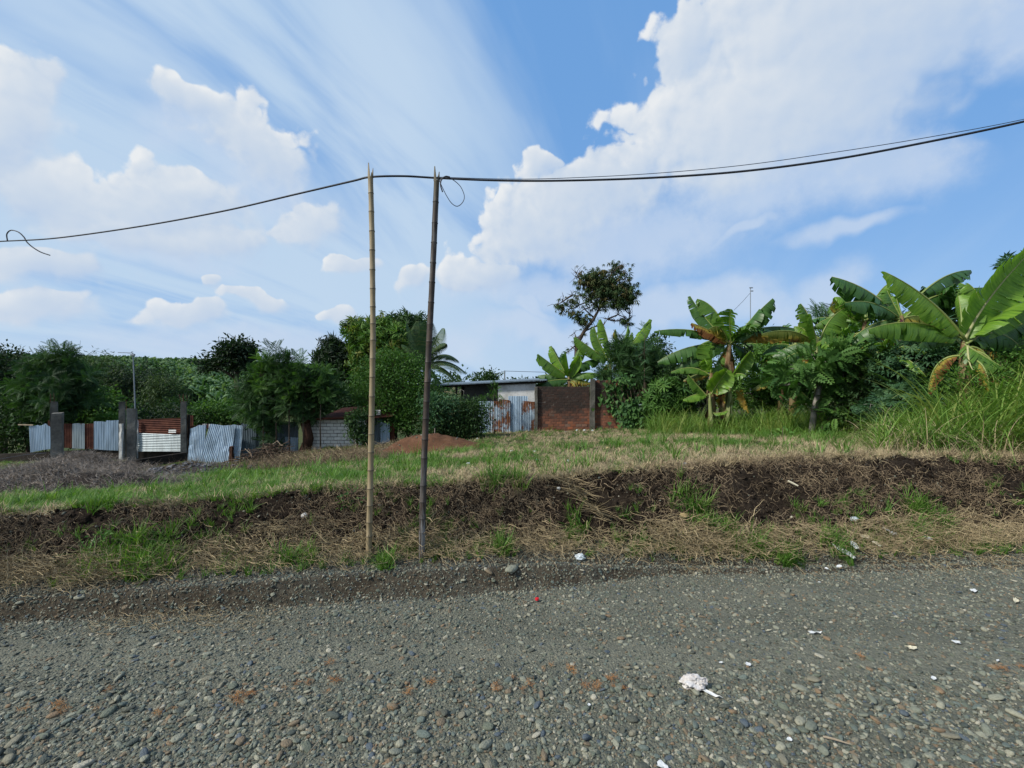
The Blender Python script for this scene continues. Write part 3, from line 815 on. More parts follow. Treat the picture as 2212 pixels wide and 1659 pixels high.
def f_rust(N):
    p = pos(N); n = N.noise(p, 3, 6, .7)[0]
    return N.ramp(n, [(.3, (.045, .016, .012)), (.5, (.085, .03, .02)), (.7, (.15, .06, .035))]), n
mat('rusted_sheet', f_rust, .85, .2, (.3, .01))
def f_bark(c0, c1, c2, k=(6, 6, 1.5)):
    def f(N):
        p = N.n('ShaderNodeTexCoord').outputs['Object']; n = N.noise(N.vm('MULTIPLY', p, k), 2., 6, .7)[0]
        return N.ramp(n, [(.3, c0), (.5, c1), (.7, c2)]), n
    return f
mat('bark', f_bark((.03, .022, .016), (.07, .055, .042), (.12, .1, .08)), .9, .1, (.8, .03))
mat('pale_bark', f_bark((.10, .09, .075), (.2, .185, .16), (.32, .31, .28)), .85, .15, (.5, .02))
mat('red_brown_wood', f_bark((.025, .014, .01), (.05, .026, .018), (.09, .05, .034)), .9, .1, (.8, .03))
mat('twig', f_bark((.04, .026, .018), (.085, .06, .043), (.17, .13, .095)), .9, .1)
mat('dry_wood', f_bark((.16, .12, .08), (.26, .21, .15), (.36, .3, .22)), .85, .15)
mat('gray_steel', lambda N: ((.22, .25, .28, 1), None), .5, .5, metal=.4)
mat('dark_timber', f_bark((.012, .01, .009), (.025, .02, .016), (.04, .03, .024)), .9, .1)
def f_red(N):
    p = pos(N); n = N.noise(p, 2.5, 6, .7)[0]; b = N.noise(p, 25, 4, .7)[0]
    c = N.ramp(n, [(.3, (.09, .046, .027)), (.5, (.14, .07, .038)), (.7, (.19, .10, .058))])
    return N.mix(N.mr(b, .35, .75, .5, 0.), c, (.05, .025, .015)), b
mat('red_soil', f_red, .95, .1, (.9, .03))
def f_heap(c0, c1, c2):
    def f(N):
        p = pos(N); n = N.noise(p, 2.5, 6, .7)[0]; b = N.noise(p, 14, 5, .75)[0]
        return N.mix(N.mr(b, .35, .75, .75, 0.), N.ramp(n, [(.3, c0), (.5, c1), (.7, c2)]), (.012, .01, .009)), b
    return f
mat('heap_soil', f_heap((.05, .04, .034), (.085, .068, .056), (.12, .10, .085)), .95, .1, (1., .06))
mat('slate_rubble', f_heap((.05, .052, .058), (.085, .085, .09), (.13, .125, .12)), .9, .2, (1., .05))
def f_leaf(c1, c2, c3, k=.35):
    def f(N):
        t = tone(N); p = pos(N); n = N.noise(p, 1.1, 3, .6)[0]
        return N.ramp(N.m('ADD', N.m('MULTIPLY', t, .7), N.m('MULTIPLY', n, .3)), [(.12, c1), (.5, c2), (.88, c3)]), None
    return f
def leafmat(nm, c1, c2, c3, tr=.28, rough=.68): mat(nm, f_leaf(c1, c2, c3), rough, .35, trans=tr)
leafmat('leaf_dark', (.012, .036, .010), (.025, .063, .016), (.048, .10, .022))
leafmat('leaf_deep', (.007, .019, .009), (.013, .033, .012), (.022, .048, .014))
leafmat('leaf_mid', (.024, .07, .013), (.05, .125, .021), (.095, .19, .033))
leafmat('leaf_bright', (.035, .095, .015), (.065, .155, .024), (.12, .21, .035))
leafmat('leaf_feather', (.016, .045, .014), (.028, .075, .02), (.055, .12, .03))
leafmat('leaf_ivy', (.025, .075, .02), (.045, .12, .03), (.09, .18, .04))
leafmat('leaf_mango', (.035, .095, .014), (.075, .165, .022), (.17, .17, .035))
leafmat('leaf_bronze', (.018, .046, .013), (.038, .075, .02), (.11, .085, .03))
leafmat('leaf_blue', (.02, .062, .028), (.038, .10, .042), (.07, .145, .055))
leafmat('leaf_bamboo', (.020, .045, .012), (.038, .074, .018), (.065, .105, .026))
leafmat('leaf_banana_far', (.03, .075, .025), (.06, .13, .045), (.14, .22, .09))
def f_banana(c1, c2, yel=0.):
    def f(N):
        e = tone(N, 'edge'); t = tone(N, 'along'); g = tone(N, 'tone')
        n = N.noise(N.comb(N.m('MULTIPLY', t, 60.), N.m('MULTIPLY', e, 1.5), g), 1., 3, .6)[0]
        n2 = N.noise(pos(N), 2.2, 4, .6)[0]
        c = N.mix(N.mr(n, .3, .7), tuple(c1), tuple(c2))
        c = N.mix(N.mr(n2, .35, .7, 0, .35), c, (.02, .05, .012))
        k = N.m('ADD', N.m('ADD', N.m('MULTIPLY', e, .55), n2), yel)
        k = N.m('ADD', k, N.m('MULTIPLY', n, .3))
        c = N.mix(N.mr(k, 1.12, 1.32), c, (.28, .23, .035))
        c = N.mix(N.mr(k, 1.30, 1.5), c, (.14, .06, .02))
        return c, n
    return f
mat('banana_bright', f_banana((.10, .22, .022), (.19, .33, .036), -.35), .42, .4, (.35, .012), trans=.38)
mat('banana_green', f_banana((.06, .15, .018), (.12, .23, .028), -.15), .42, .4, (.35, .012), trans=.33)
mat('banana_dark', f_banana((.03, .09, .016), (.06, .145, .024), -.2), .42, .4, (.35, .012), trans=.26)
mat('banana_yellow', f_banana((.09, .13, .02), (.16, .17, .03), .22), .5, .3, (.35, .012), trans=.33)
mat('banana_old', f_banana((.34, .22, .03), (.30, .17, .03), .15), .6, .3, (.35, .012), trans=.3)
mat('banana_brown', f_banana((.10, .05, .02), (.16, .08, .03), .5), .7, .2, (.35, .012), trans=.2)
mat('midrib', lambda N: ((.21, .26, .07, 1), None), .45, .4, trans=.15)
mat('midrib_pale', lambda N: ((.33, .33, .15, 1), None), .5, .4, trans=.1)
def f_stem(N):
    p = N.n('ShaderNodeTexCoord').outputs['Object']
    n = N.noise(N.vm('MULTIPLY', p, (14, 14, 1.1)), 1., 5, .65)[0]; n2 = N.noise(p, 2., 3, .6)[0]
    c = N.ramp(n, [(.3, (.045, .024, .014)), (.45, (.12, .058, .028)), (.6, (.19, .14, .075)), (.75, (.16, .18, .07))])
    return N.mix(N.mr(n2, .4, .7, 0, .5), c, (.10, .12, .045)), n
mat('banana_stem', f_stem, .75, .2, (.5, .015))
mat('banana_stem_green', f_bark((.08, .10, .03), (.15, .18, .06), (.22, .23, .1), (8, 8, .7)), .6, .3, (.3, .01))
mat('purple_bud', lambda N: ((.06, .012, .02, 1), None), .5, .4)
mat('fruit_green', lambda N: ((.04, .075, .018, 1), None), .5, .4)
def f_cloth(N):
    p = pos(N); n = N.noise(p, 12, 4, .6)[0]
    return N.mix(N.mr(n, .4, .7), (.52, .50, .48), (.38, .34, .31)), n
mat('dirty_cloth', f_cloth, .9, .2, (.5, .01))
mat('white_paper', lambda N: ((.52, .53, .52, 1), None), .7, .3)
mat('cream_paper', lambda N: ((.50, .46, .34, 1), None), .8, .2)
mat('white_plastic', lambda N: ((.60, .66, .72, 1), None), .35, .5, trans=.2)
mat('teal_plastic', lambda N: ((.12, .32, .30, 1), None), .4, .5)
mat('red_plastic', lambda N: ((.55, .02, .03, 1), None), .35, .5)
mat('yellow_print', lambda N: ((.55, .55, .05, 1), None), .5, .4)
mat('tan_shell', lambda N: ((.32, .24, .12, 1), None), .8, .2)

# ------------------------------------------------------------------ bamboo posts and cables
def bamboo(name, label, pix, Y0, rad, m_, rings):
    pts = [W(px, py, Y0 + dy) for (px, py, dy) in pix]
    pts = np.array(pts); b = pts[0].copy()
    P = np.array([np.interp(t, np.linspace(0, 1, len(pts)), pts[:, k]) for t in np.linspace(0, 1, 60) for k in range(3)]).reshape(60, 3)
    zs_ = P[:, 2]
    mb = MB()
    zz = []; rr = []; tn = []
    z0, z1 = zs_[0] - .12, zs_[-1] - .10
    for k in range(len(rings) + 1):
        a = z0 if k == 0 else rings[k - 1]; c = z1 if k == len(rings) else rings[k]
        for t, rs, tt_ in ((0.0, 1.10, .75), (.03, 1.0, .3), (.06, .96, 0), (.5, .95, 0), (.93, .97, 0), (.985, 1.08, .5)):
            zz.append(a + (c - a) * t); rr.append(rs); tn.append(tt_ if k > 0 or t > .1 else 0)
    zz = np.array(zz); rr = np.array(rr)
    X_ = np.interp(zz, zs_, P[:, 0]); Y_ = np.interp(zz, zs_, P[:, 1])
    rr = rr * rad * np.linspace(1.0, .86, len(rr)) * (1 + rng.normal(0, .012, len(rr)))
    mb.tube(np.stack([X_, Y_, zz], 1), rr, 14, np.array(tn), wob=.015)
    o = mb.build('culm', MATS[m_], None, True, loc=tuple(b))
    root = empty(name, b); o.parent = root; o.location = (0, 0, 0)
    # split, sharpened top
    m2 = MB(); top = np.array([X_[-1], Y_[-1], z1]); r0 = rr[-1]
    for (a0, a1, h) in ((-.4, 1.6, .12), (1.8, 3.2, .02), (3.3, 4.9, .17), (5.0, 5.8, .05)):
        n = 5; V = []
        for i in range(n):
            th = a0 + (a1 - a0) * i / (n - 1)
            for rk in (1., .72): V.append(top + [r0 * rk * math.cos(th), r0 * rk * math.sin(th), -.005])
        mid = (a0 + a1) / 2
        for i in range(n):
            th = mid + (a0 + (a1 - a0) * i / (n - 1) - mid) * .18
            for rk in (.96, .8): V.append(top + [r0 * rk * math.cos(th), r0 * rk * math.sin(th), h])
        F = []
        for i in range(n - 1):
            for q in range(2): F.append((2 * i + q, 2 * i + 2 + q, 2 * n + 2 * i + 2 + q, 2 * n + 2 * i + q))
            F.append((2 * n + 2 * i, 2 * n + 2 * i + 2, 2 * n + 2 * i + 3, 2 * n + 2 * i + 1))
        m2.add(V, F, .1)
    t_ = m2.build('split_tip', MATS[m_], root, False, loc=tuple(b)); t_.location = (0, 0, 0)
    tag(root, label, 'bamboo pole', 'bamboo poles holding up the cable')
    return root
def z_of(py, Y): return EYE - (py - 830) / 983 * Y
r1 = sorted([z_of(y, 5.75) for y in (418, 458, 500, 541, 583, 624, 663, 700, 735, 775, 815, 857, 899, 938, 977, 1016, 1056, 1092, 1128, 1158)])
bamboo('bamboo_pole', 'pale tan bamboo pole with dark node rings, left of the pair carrying the cable', [(797, 1182, 0), (801, 1000, 0), (806, 720, 0), (804, 520, 0), (800, 366, 0)], 5.75, .0385, 'tan_bamboo', r1)
r2 = sorted([z_of(y, 5.75) for y in (432, 478, 521, 565, 608, 652, 700, 738, 783, 826, 868, 905, 950, 990, 1050, 1085, 1120, 1150)])
bamboo('bamboo_pole', 'blackened bamboo pole with grey weathered foot, leaning slightly to the right', [(911, 1188, 0), (916, 1000, .02), (926, 760, .04), (937, 540, .06), (944, 374, .08)], 5.75, .0425, 'charred_bamboo', r2)
def cable(name, label, pts, rad, m_='black_cable', twist=0., n=6, cat='cable', group=None):
    P = np.array([W(*p) for p in pts]); t = np.concatenate([[0], np.cumsum(np.linalg.norm(np.diff(P, axis=0), axis=1))])
    # smooth Catmull-Rom through the points
    Q = np.vstack([2 * P[0] - P[1], P, 2 * P[-1] - P[-2]]); out = []
    for i in range(1, len(Q) - 2):
        for s_ in np.linspace(0, 1, 14, endpoint=False):
            a, b, c, d = Q[i - 1], Q[i], Q[i + 1], Q[i + 2]
            out.append(.5 * (2 * b + (c - a) * s_ + (2 * a - 5 * b + 4 * c - d) * s_ ** 2 + (3 * b - a - 3 * c + d) * s_ ** 3))
    out.append(P[-1]); out = np.array(out)
    mb = MB()
    mb.tube(out, rad, n)
    if twist:
        L = np.concatenate([[0], np.cumsum(np.linalg.norm(np.diff(out, axis=0), axis=1))])
        n_ = int(L[-1] / .08); s_ = np.linspace(0, L[-1], n_); o2 = np.stack([np.interp(s_, L, out[:, k]) for k in range(3)], 1)
        ph = s_ / .35 * 6.28
        o2[:, 2] += twist * np.cos(ph); o2[:, 1] += twist * np.sin(ph)
        mb.tube(o2, rad * .6, 5)
    o = mb.build(name, MATS[m_], None, True, loc=tuple(P[0]))
    tag(o, label, cat, group)
    return o
cable('overhead_cable', 'thick black twin cable slung across the sky over both bamboo poles',
      [(-260, 545, 11), (-60, 527, 9.6), (0, 522, 9.2), (120, 515, 8.7), (300, 490, 8.0), (480, 457, 7.3), (640, 420, 6.6), (760, 392, 5.92), (800, 383, 5.75), (870, 381, 5.75), (944, 385, 5.82), (1060, 390, 5.78), (1200, 391, 5.72),
       (1400, 385, 5.6), (1600, 371, 5.4), (1800, 345, 5.2), (2000, 308, 5.1), (2212, 263, 5.0), (2420, 210, 4.9)], .0125, twist=.004)
cable('thin_wire', 'thin dark wire running just above the thick cable at right',
      [(944, 383, 5.84), (1080, 387, 5.8), (1200, 386, 5.76), (1400, 376, 5.65), (1600, 358, 5.45), (1800, 330, 5.25), (2000, 298, 5.15), (2212, 258, 5.05), (2420, 205, 4.9)], .004, 'thin_wire')
cable('wire_loop', 'loose teardrop loop of thin wire hanging beside the blackened bamboo pole',
      [(948, 392, 5.78), (955, 384, 5.75), (966, 383, 5.75), (980, 390, 5.75), (995, 404, 5.75), (1003, 424, 5.75), (999, 438, 5.75), (988, 446, 5.75), (976, 440, 5.75), (965, 424, 5.75), (955, 404, 5.75), (950, 392, 5.75)], .005, 'thin_wire', cat='wire')
cable('wire_tail', 'short taped wire end hanging at the top of the blackened pole',
      [(972, 383, 5.74), (962, 382, 5.74), (953, 390, 5.74), (952, 402, 5.74), (956, 415, 5.74)], .009, cat='wire')
cable('wire_loop', 'black wire end bent in an open loop at the far left of the cable',
      [(16, 520, 9.1), (15, 506, 9.1), (24, 498, 9.1), (40, 502, 9.1), (52, 513, 9.1), (58, 523, 9.1), (70, 534, 9.1), (88, 545, 9.1), (108, 552, 9.1)], .011, cat='wire')

# ------------------------------------------------------------------ corrugated sheets
def corr(mb, o, ux, w, h, pitch=.076, amp=.012, horiz=False, top=None, bot=None, bend=None, lean=0., nz=9, mi=0):
    """o: lower corner; ux: unit vector along the fence; profile depth along its normal"""
    ux = np.array(ux, float); nrm = np.array([ux[1], -ux[0], 0.])
    if not horiz:
        nx = int(w / pitch * 6) + 1; xs_ = np.linspace(0, w, nx)
        zt_ = np.array([h + (top(x) if top else 0) for x in xs_]); zb = np.array([(bot(x) if bot else 0) for x in xs_])
        T = np.linspace(0, 1, nz)
        V = []; tn = []
        for k in T:
            for i, x in enumerate(xs_):
                z = zb[i] + (zt_[i] - zb[i]) * k
                d = amp * math.sin(6.283 * x / pitch) + (bend(x, z) if bend else 0)
                V.append(np.array(o) + ux * (x + lean * z) + nrm * d + [0, 0, z]); tn.append(k ** 6 * .25)
        F = [(k * nx + i, k * nx + i + 1, (k + 1) * nx + i + 1, (k + 1) * nx + i) for k in range(nz - 1) for i in range(nx - 1)]
    else:
        nzz = int(h / pitch * 6) + 1; nx = 14; V = []; tn = []
        for k in range(nzz):
            z = h * k / (nzz - 1)
            for i in range(nx):
                x = w * i / (nx - 1) + (rng.normal(0, .006) if i in (0, nx - 1) else 0)
                V.append(np.array(o) + ux * x + nrm * (amp * math.sin(6.283 * z / pitch) + (bend(x, z) if bend else 0)) + [0, 0, z + (top(x) * k / (nzz - 1) if top else 0)]); tn.append(.1 * (k / nzz) ** 3)
        F = [(k * nx + i, k * nx + i + 1, (k + 1) * nx + i + 1, (k + 1) * nx + i) for k in range(nzz - 1) for i in range(nx - 1)]
    mb.add(V, F, tn, mi)
def rag(seed, a=.04, f=6.): return lambda x: a * float(fbm(x * 1.0 + seed * 3.1, seed * 1.7, f, 4)) * 2
def sheet(parent, p0, p1, ytop0, ytop1, Y0, Y1, m_, label=None, horiz=False, lean=0., top=None, bend=None, bot=None, name='metal_sheet', off=0.):
    """from picture positions of the two lower corners to the heights of the upper ones"""
    a = W(p0[0], p0[1], Y0 - off); b = W(p1[0], p1[1], Y1 - off)
    w = math.hypot(b[0] - a[0], b[1] - a[1]); ux = ((b[0] - a[0]) / w, (b[1] - a[1]) / w, 0)
    h0 = W(p0[0], ytop0, Y0)[2] - a[2]; h1 = W(p1[0], ytop1, Y1)[2] - b[2]; dz = b[2] - a[2]
    mb = MB()
    tp = lambda x: (h1 + dz - h0) * x / w + (top(x) if top else 0)
    bt = lambda x: dz * x / w + (bot(x) if bot else 0)
    if horiz: corr(mb, a, ux, w, h0, horiz=True, top=lambda x: dz * x / w, bend=bend)
    else: corr(mb, a, ux, w, h0, top=tp, bot=bt, bend=bend, lean=lean)
    base = np.array(parent.location) if parent is not None else np.zeros(3)
    o = mb.build(name, MATS[m_], parent, False, loc=tuple(base)); o.location = (0, 0, 0)
    md = o.modifiers.new('thickness', 'SOLIDIFY'); md.thickness = .003
    if label: o['label'] = label
    return o
def post(parent, px, py0, py1, Y, w, m_, name='post', d=None, rz=0., lean=0.):
    a = W(px, py0, Y); b = W(px + lean, py1, Y); h = b[2] - a[2]
    mb = MB(); n = 7
    for s_ in range(1):
        V = []; 
        for k in range(n + 1):
            t = k / n; c = a * (1 - t) + b * t
            for (sx, sy) in ((-1, -1), (1, -1), (1, 1), (-1, 1)):
                q = rotz(rz) @ np.array([sx * w / 2, sy * (d or w) / 2, 0]) + rng.normal(0, .008, 3)
                V.append(c + q - [0, 0, .25 * (k == 0)])
        F = [(k * 4 + i, k * 4 + (i + 1) % 4, (k + 1) * 4 + (i + 1) % 4, (k + 1) * 4 + i) for k in range(n) for i in range(4)] + [tuple(n * 4 + i for i in range(4))]
        mb.add(V, F)
    if parent is None:
        o = mb.build(name, MATS[m_], None, False, loc=tuple(a))
    else:
        base = np.array(parent.location); o = mb.build(name, MATS[m_], parent, False, loc=tuple(base)); o.location = (0, 0, 0)
    return o
# far-left fence
fl = empty('metal_fence', W(160, 985, 20.5))
tag(fl, 'patchwork fence of upright blue, pale and rusty sheets on a dark plinth at far left', 'fence')
YF = 20.5
sheet(fl, (66, 978), (105, 970), 921, 917, YF, YF, 'galvanised_sheet', lean=-.06, top=rag(1, .07))
sheet(fl, (96, 972), (136, 966), 920, 926, YF, YF, 'galvanised_sheet', top=rag(2, .09), off=.03)
sheet(fl, (134, 968), (158, 968), 915, 916, YF, YF, 'rusted_sheet')
sheet(fl, (156, 969), (183, 970), 915, 915, YF, YF, 'pale_sheet', top=rag(3, .03), off=.03)
sheet(fl, (182, 970), (206, 971), 916, 915, YF, YF, 'rusted_sheet')
sheet(fl, (203, 971), (231, 973), 911, 912, YF, YF, 'galvanised_sheet', top=rag(4, .03), off=.03)
sheet(fl, (229, 973), (260, 974), 909, 908, YF, YF, 'galvanised_sheet', top=rag(5, .03), off=.05)
sheet(fl, (104, 968), (136, 966), 908, 912, YF + .1, YF + .1, 'rusted_sheet', top=rag(9, .03))
mb = MB(); a = W(-60, 984, YF + .15); b = W(262, 969, YF + .15)
a2 = W(-60, 1030, YF); b2 = W(262, 1004, YF)
mb.add([a + [0, -.1, 0], b + [0, -.1, 0], b2 + [0, -.1, -.4], a2 + [0, -.1, -.4], a + [0, .1, 0], b + [0, .1, 0], b2 + [0, .1, -.4], a2 + [0, .1, -.4]],
       [(3, 2, 1, 0), (4, 5, 6, 7), (0, 1, 5, 4), (1, 2, 6, 5), (0, 4, 7, 3)])
o = mb.build('plinth', MATS['dark_plinth'], fl, False, loc=tuple(fl.location)); o.location = (0, 0, 0)
mb = MB(); mb.tube([W(-20, 995, YF - .13), W(60, 982, YF - .13), W(100, 979, YF - .13)], .01, 5)
o = mb.build('rail', MATS['thin_wire'], fl, False, loc=tuple(fl.location)); o.location = (0, 0, 0)
mb = MB(); mb.tube([W(40, 918, YF - .05), W(72, 919, YF - .05)], .03, 5)
o = mb.build('rail', MATS['dry_wood'], fl, False, loc=tuple(fl.location)); o.location = (0, 0, 0)
mb = MB(); a = W(296, 975, 20.2); b = W(394, 978, 20.2); mb.add([a, b, b - [0, 0, .6], a - [0, 0, .6], a + [0, .2, 0], b + [0, .2, 0], b + [0, .2, -.6], a + [0, .2, -.6]], [(3, 2, 1, 0), (4, 5, 6, 7), (0, 1, 5, 4), (1, 2, 6, 5), (0, 4, 7, 3)])
o = mb.build('sill_beam', MATS['dark_plinth'], None, False, loc=tuple(a)); tag(o, 'dark low beam under the horizontal pale and rusty sheets', 'beam')
# concrete columns
def column(px, py0, py1, Y, w, label, m_='old_concrete', bars=0, name='concrete_column', lean=0.):
    root = empty(name, W(px, py0, Y))
    post(root, px, py0, py1, Y, w * .74, m_, 'shaft', lean=lean, rz=math.atan2(-(px - 1106), 983) * .72)
    for k in range(bars):
        mb = MB(); t = W(px + lean, py1, Y); dx = (-1, 1, -1, 1)[k] * w * .33; dy = (-1, -1, 1, 1)[k] * w * .33
        mb.tube([t + [dx, dy, -.05], t + [dx + rng.normal(0, .02), dy, .12], t + [dx + rng.normal(0, .06), dy, .22 + rng.random() * .15]], .009, 5)
        o = mb.build('reinforcing_bar', MATS['rusted_sheet'], root, loc=tuple(root.location)); o.location = (0, 0, 0)
    tag(root, label, 'column', 'unfinished concrete columns on the left')
    return root
column(124, 1004, 892, 17.0, .40, 'broad weathered concrete column at far left, in front of its taller twin', 'old_concrete')
column(117, 1000, 868, 18.6, .26, 'tall dark concrete column rising behind the broad one at far left', 'mossy_concrete', 2)
column(264, 990, 868, 20.0, .27, 'tall dark column beside the small whitewashed post', 'mossy_concrete')
column(285, 1002, 883, 17.5, .37, 'grey concrete column standing before the horizontal rusty sheets', 'old_concrete', 1)
column(397, 992, 868, 19.6, .25, 'concrete column with rods on top between horizontal sheets and leaning sheets', 'old_concrete', 4)
o = post(None, 262, 994, 916, 19.8, .10, 'white_plaster', 'whitewashed_post'); tag(o, 'small whitewashed post with lichen at the end of the blue sheets', 'post')
o = post(None, 407, 1000, 896, 19.8, .11, 'dark_timber', 'timber_post'); tag(o, 'dark timber post tied behind the column with rods', 'post')
# horizontal sheet panel
hp = empty('sheet_panel', W(344, 978, 20)); tag(hp, 'fence panel of horizontal corrugation, rusty red above and pale below', 'fence')
sheet(hp, (296, 976), (394, 980), 936, 936, 20.0, 20.0, 'pale_sheet', horiz=True, label='pale grey lower sheet')
sheet(hp, (296, 942), (394, 938), 907, 900, 20.05, 20.05, 'rusted_sheet', horiz=True, label='rusty red upper sheet')
sheet(hp, (364, 936), (380, 936), 928, 930, 19.96, 19.96, 'white_plaster', horiz=True, label='torn pale scrap')
sheet(hp, (405, 962), (418, 962), 898, 898, 20.3, 20.3, 'rusted_sheet')
post(hp, 296, 978, 908, 19.95, .07, 'white_plaster', 'edge_post')
# leaning sheets
ls = empty('metal_fence', W(470, 1004, 19.5)); tag(ls, 'sagging fence of bright corrugated sheets leaning over at the bottom', 'fence')
bd = lambda s_, k=.25: (lambda x, z: k * (1 - min(z / 1.7, 1)) ** 1.3 + .04 * math.sin(x * 3 + s_) + .10 * float(fbm(x * 1.5 + s_ * 7, z * 1.5, 1.3, 3)))
sheet(ls, (411, 996), (444, 1000), 926, 917, 19.7, 19.6, 'galvanised_sheet', lean=.02, top=rag(11, .10), bend=bd(1, .12))
sheet(ls, (440, 999), (474, 1010), 916, 921, 19.55, 19.5, 'galvanised_sheet', lean=.19, top=rag(12, .03), bend=bd(2))
sheet(ls, (470, 1009), (500, 1006), 920, 919, 19.45, 19.4, 'galvanised_sheet', lean=.08, top=rag(13, .02), bend=bd(3))
sheet(ls, (496, 1002), (519, 994), 918, 920, 19.5, 19.5, 'galvanised_sheet', lean=.06, top=rag(14, .02), bend=bd(4, .15))
sheet(ls, (411, 940), (450, 925), 921, 916, 19.8, 19.8, 'rusted_sheet', top=rag(15, .03))
post(ls, 500, 1006, 965, 19.2, .13, 'red_brown_wood', 'stake')
sheet(ls, (438, 925), (462, 925), 916, 917, 20.2, 20.2, 'white_plaster')
# darker, dull sheets behind the bushes
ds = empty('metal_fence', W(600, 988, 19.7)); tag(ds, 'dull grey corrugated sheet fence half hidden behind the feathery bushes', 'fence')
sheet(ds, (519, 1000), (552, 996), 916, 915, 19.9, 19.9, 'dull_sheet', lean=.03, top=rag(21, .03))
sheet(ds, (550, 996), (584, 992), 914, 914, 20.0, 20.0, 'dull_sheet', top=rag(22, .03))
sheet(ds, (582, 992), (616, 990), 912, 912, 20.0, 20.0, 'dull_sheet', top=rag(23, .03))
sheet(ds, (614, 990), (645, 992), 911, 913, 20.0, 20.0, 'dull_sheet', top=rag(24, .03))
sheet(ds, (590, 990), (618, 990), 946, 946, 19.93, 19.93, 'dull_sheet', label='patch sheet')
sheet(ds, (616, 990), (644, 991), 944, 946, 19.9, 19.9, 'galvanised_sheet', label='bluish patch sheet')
# white block wall with a rusty sheet roof
def block_wall(root, px0, px1, py0, py1, Y, bw, bh, m_, nm, joint=.012, gap=None, depth=.09, mort='mortar_pale', skip=lambda i, j: False, ragged=0):
    a = W(px0, py1, Y); x0 = a[0]; x1 = W(px1, py1, Y)[0]; z0 = a[2]; z1 = W(px0, py0, Y)[2]
    base = np.array(root.location)
    mb = MB(); mb.box(((x0 + x1) / 2, Y + depth * .5, (z0 - .4 + z1) / 2), (x1 - x0, depth * .8, z1 - z0 + .4 - ragged))
    o = mb.build('mortar', MATS[mort], root, loc=tuple(base)); o.location = (0, 0, 0)
    me = None
    mb = MB(); mb.box((0, 0, 0), (bw - joint, depth, bh - joint)); V = np.array(mb.V[0])
    metas = []
    for v in range(4):
        m1 = MB(); m1.box((0, 0, 0), (bw - joint, depth, bh - joint), jit=.003)
        me_ = mesh_np(nm, np.concatenate(m1.V), m1.F, [MATS[m_]]); metas.append(me_)
    rows = int(round((z1 - z0) / bh))
    for j in range(rows):
        off_ = (j % 2) * bw / 2 + rng.normal(0, .006)
        nn = int((x1 - x0) / bw) + 2
        for i in range(-1, nn):
            cx = x0 + off_ + (i + .5) * bw
            l, r_ = max(cx - bw / 2, x0), min(cx + bw / 2, x1)
            if r_ - l < bw * .25 or skip(i, j): continue
            o = bpy.data.objects.new(nm, metas[rng.integers(0, 4)]); COL.objects.link(o); o.parent = root
            o.location = tuple(np.array([(l + r_) / 2, Y + depth / 2 + rng.normal(0, .003), z0 + (j + .5) * bh + rng.normal(0, .002)]) - base)
            o.scale = ((r_ - l) / bw, 1, 1)
            o.rotation_euler = (rng.normal(0, .012), rng.normal(0, .01), rng.normal(0, .012))
bs = empty('block_shed', W(725, 970, 19.8)); tag(bs, 'small shed of white painted blocks under a rusty sheet roof', 'shed')
block_wall(bs, 668, 792, 906, 974, 19.8, .305, .150, 'white_block', 'block', joint=.026, depth=.16)
def slab(root, name, corners, th, m_):
    base = np.array(root.location) if root is not None else np.zeros(3)
    c = [np.array(p) for p in corners]
    mb = MB(); mb.add(c + [p - [0, 0, th] for p in c], [(0, 1, 2, 3), (7, 6, 5, 4), (0, 4, 5, 1), (1, 5, 6, 2), (2, 6, 7, 3), (3, 7, 4, 0)])
    o = mb.build(name, MATS[m_], root, loc=tuple(base)); o.location = (0, 0, 0); return o
def roof_sheet(root, name, a, b, dy, dz, m_, th=.0):
    """corrugated roof whose front edge runs a-b, rising dz over depth dy"""
    a, b = np.array(a), np.array(b); w = np.linalg.norm(b - a); n = int(w / .076 * 4) + 1
    V = []
    for k in range(4):
        for i in range(n):
            p = a + (b - a) * i / (n - 1); V.append(p + [0, dy * k / 3, dz * k / 3 + .014 * math.sin(6.283 * i / 4) + .01 * math.sin(i * .05)])
    F = [(k * n + i, k * n + i + 1, (k + 1) * n + i + 1, (k + 1) * n + i) for k in range(3) for i in range(n - 1)]
    mb = MB(); mb.add(V, F)
    base = np.array(root.location); o = mb.build(name, MATS[m_], root, loc=tuple(base)); o.location = (0, 0, 0)
    md = o.modifiers.new('thickness', 'SOLIDIFY'); md.thickness = .01
    return o
roof_sheet(bs, 'roof', W(680, 908, 19.5), W(795, 899, 19.5), 3.2, .35, 'rusted_sheet')
mb = MB(); mb.tube([W(680, 906, 19.45), W(740, 903, 19.45), W(795, 898, 19.45)], .05, 6); o = mb.build('roof_batten', MATS['rusted_sheet'], bs, loc=tuple(bs.location)); o.location = (0, 0, 0)
slab(bs, 'side_wall', [W(668, 910, 19.95) , W(668, 910, 19.95) + [.0, 3., .2], W(674, 910, 19.95) + [.0, 3., .2], W(674, 910, 19.95)], 1.6, 'gray_plaster')
sg = empty('metal_gate', W(815, 962, 19.8)); tag(sg, 'narrow gate of bluish and rusty upright sheets beside the white block shed', 'gate')
sheet(sg, (794, 968), (806, 968), 905, 905, 19.8, 19.8, 'rusted_sheet')
sheet(sg, (806, 966), (826, 962), 900, 902, 19.75, 19.75, 'dull_sheet', top=rag(31, .03))
sheet(sg, (822, 960), (842, 955), 910, 915, 19.7, 19.7, 'galvanised_sheet', top=rag(32, .05))
sheet(sg, (838, 955), (852, 950), 912, 916, 19.8, 19.8, 'rusted_sheet', top=rag(33, .04))
roof_sheet(sg, 'roof', W(796, 904, 19.3), W(846, 900, 19.3), 1.5, .2, 'rusted_sheet')
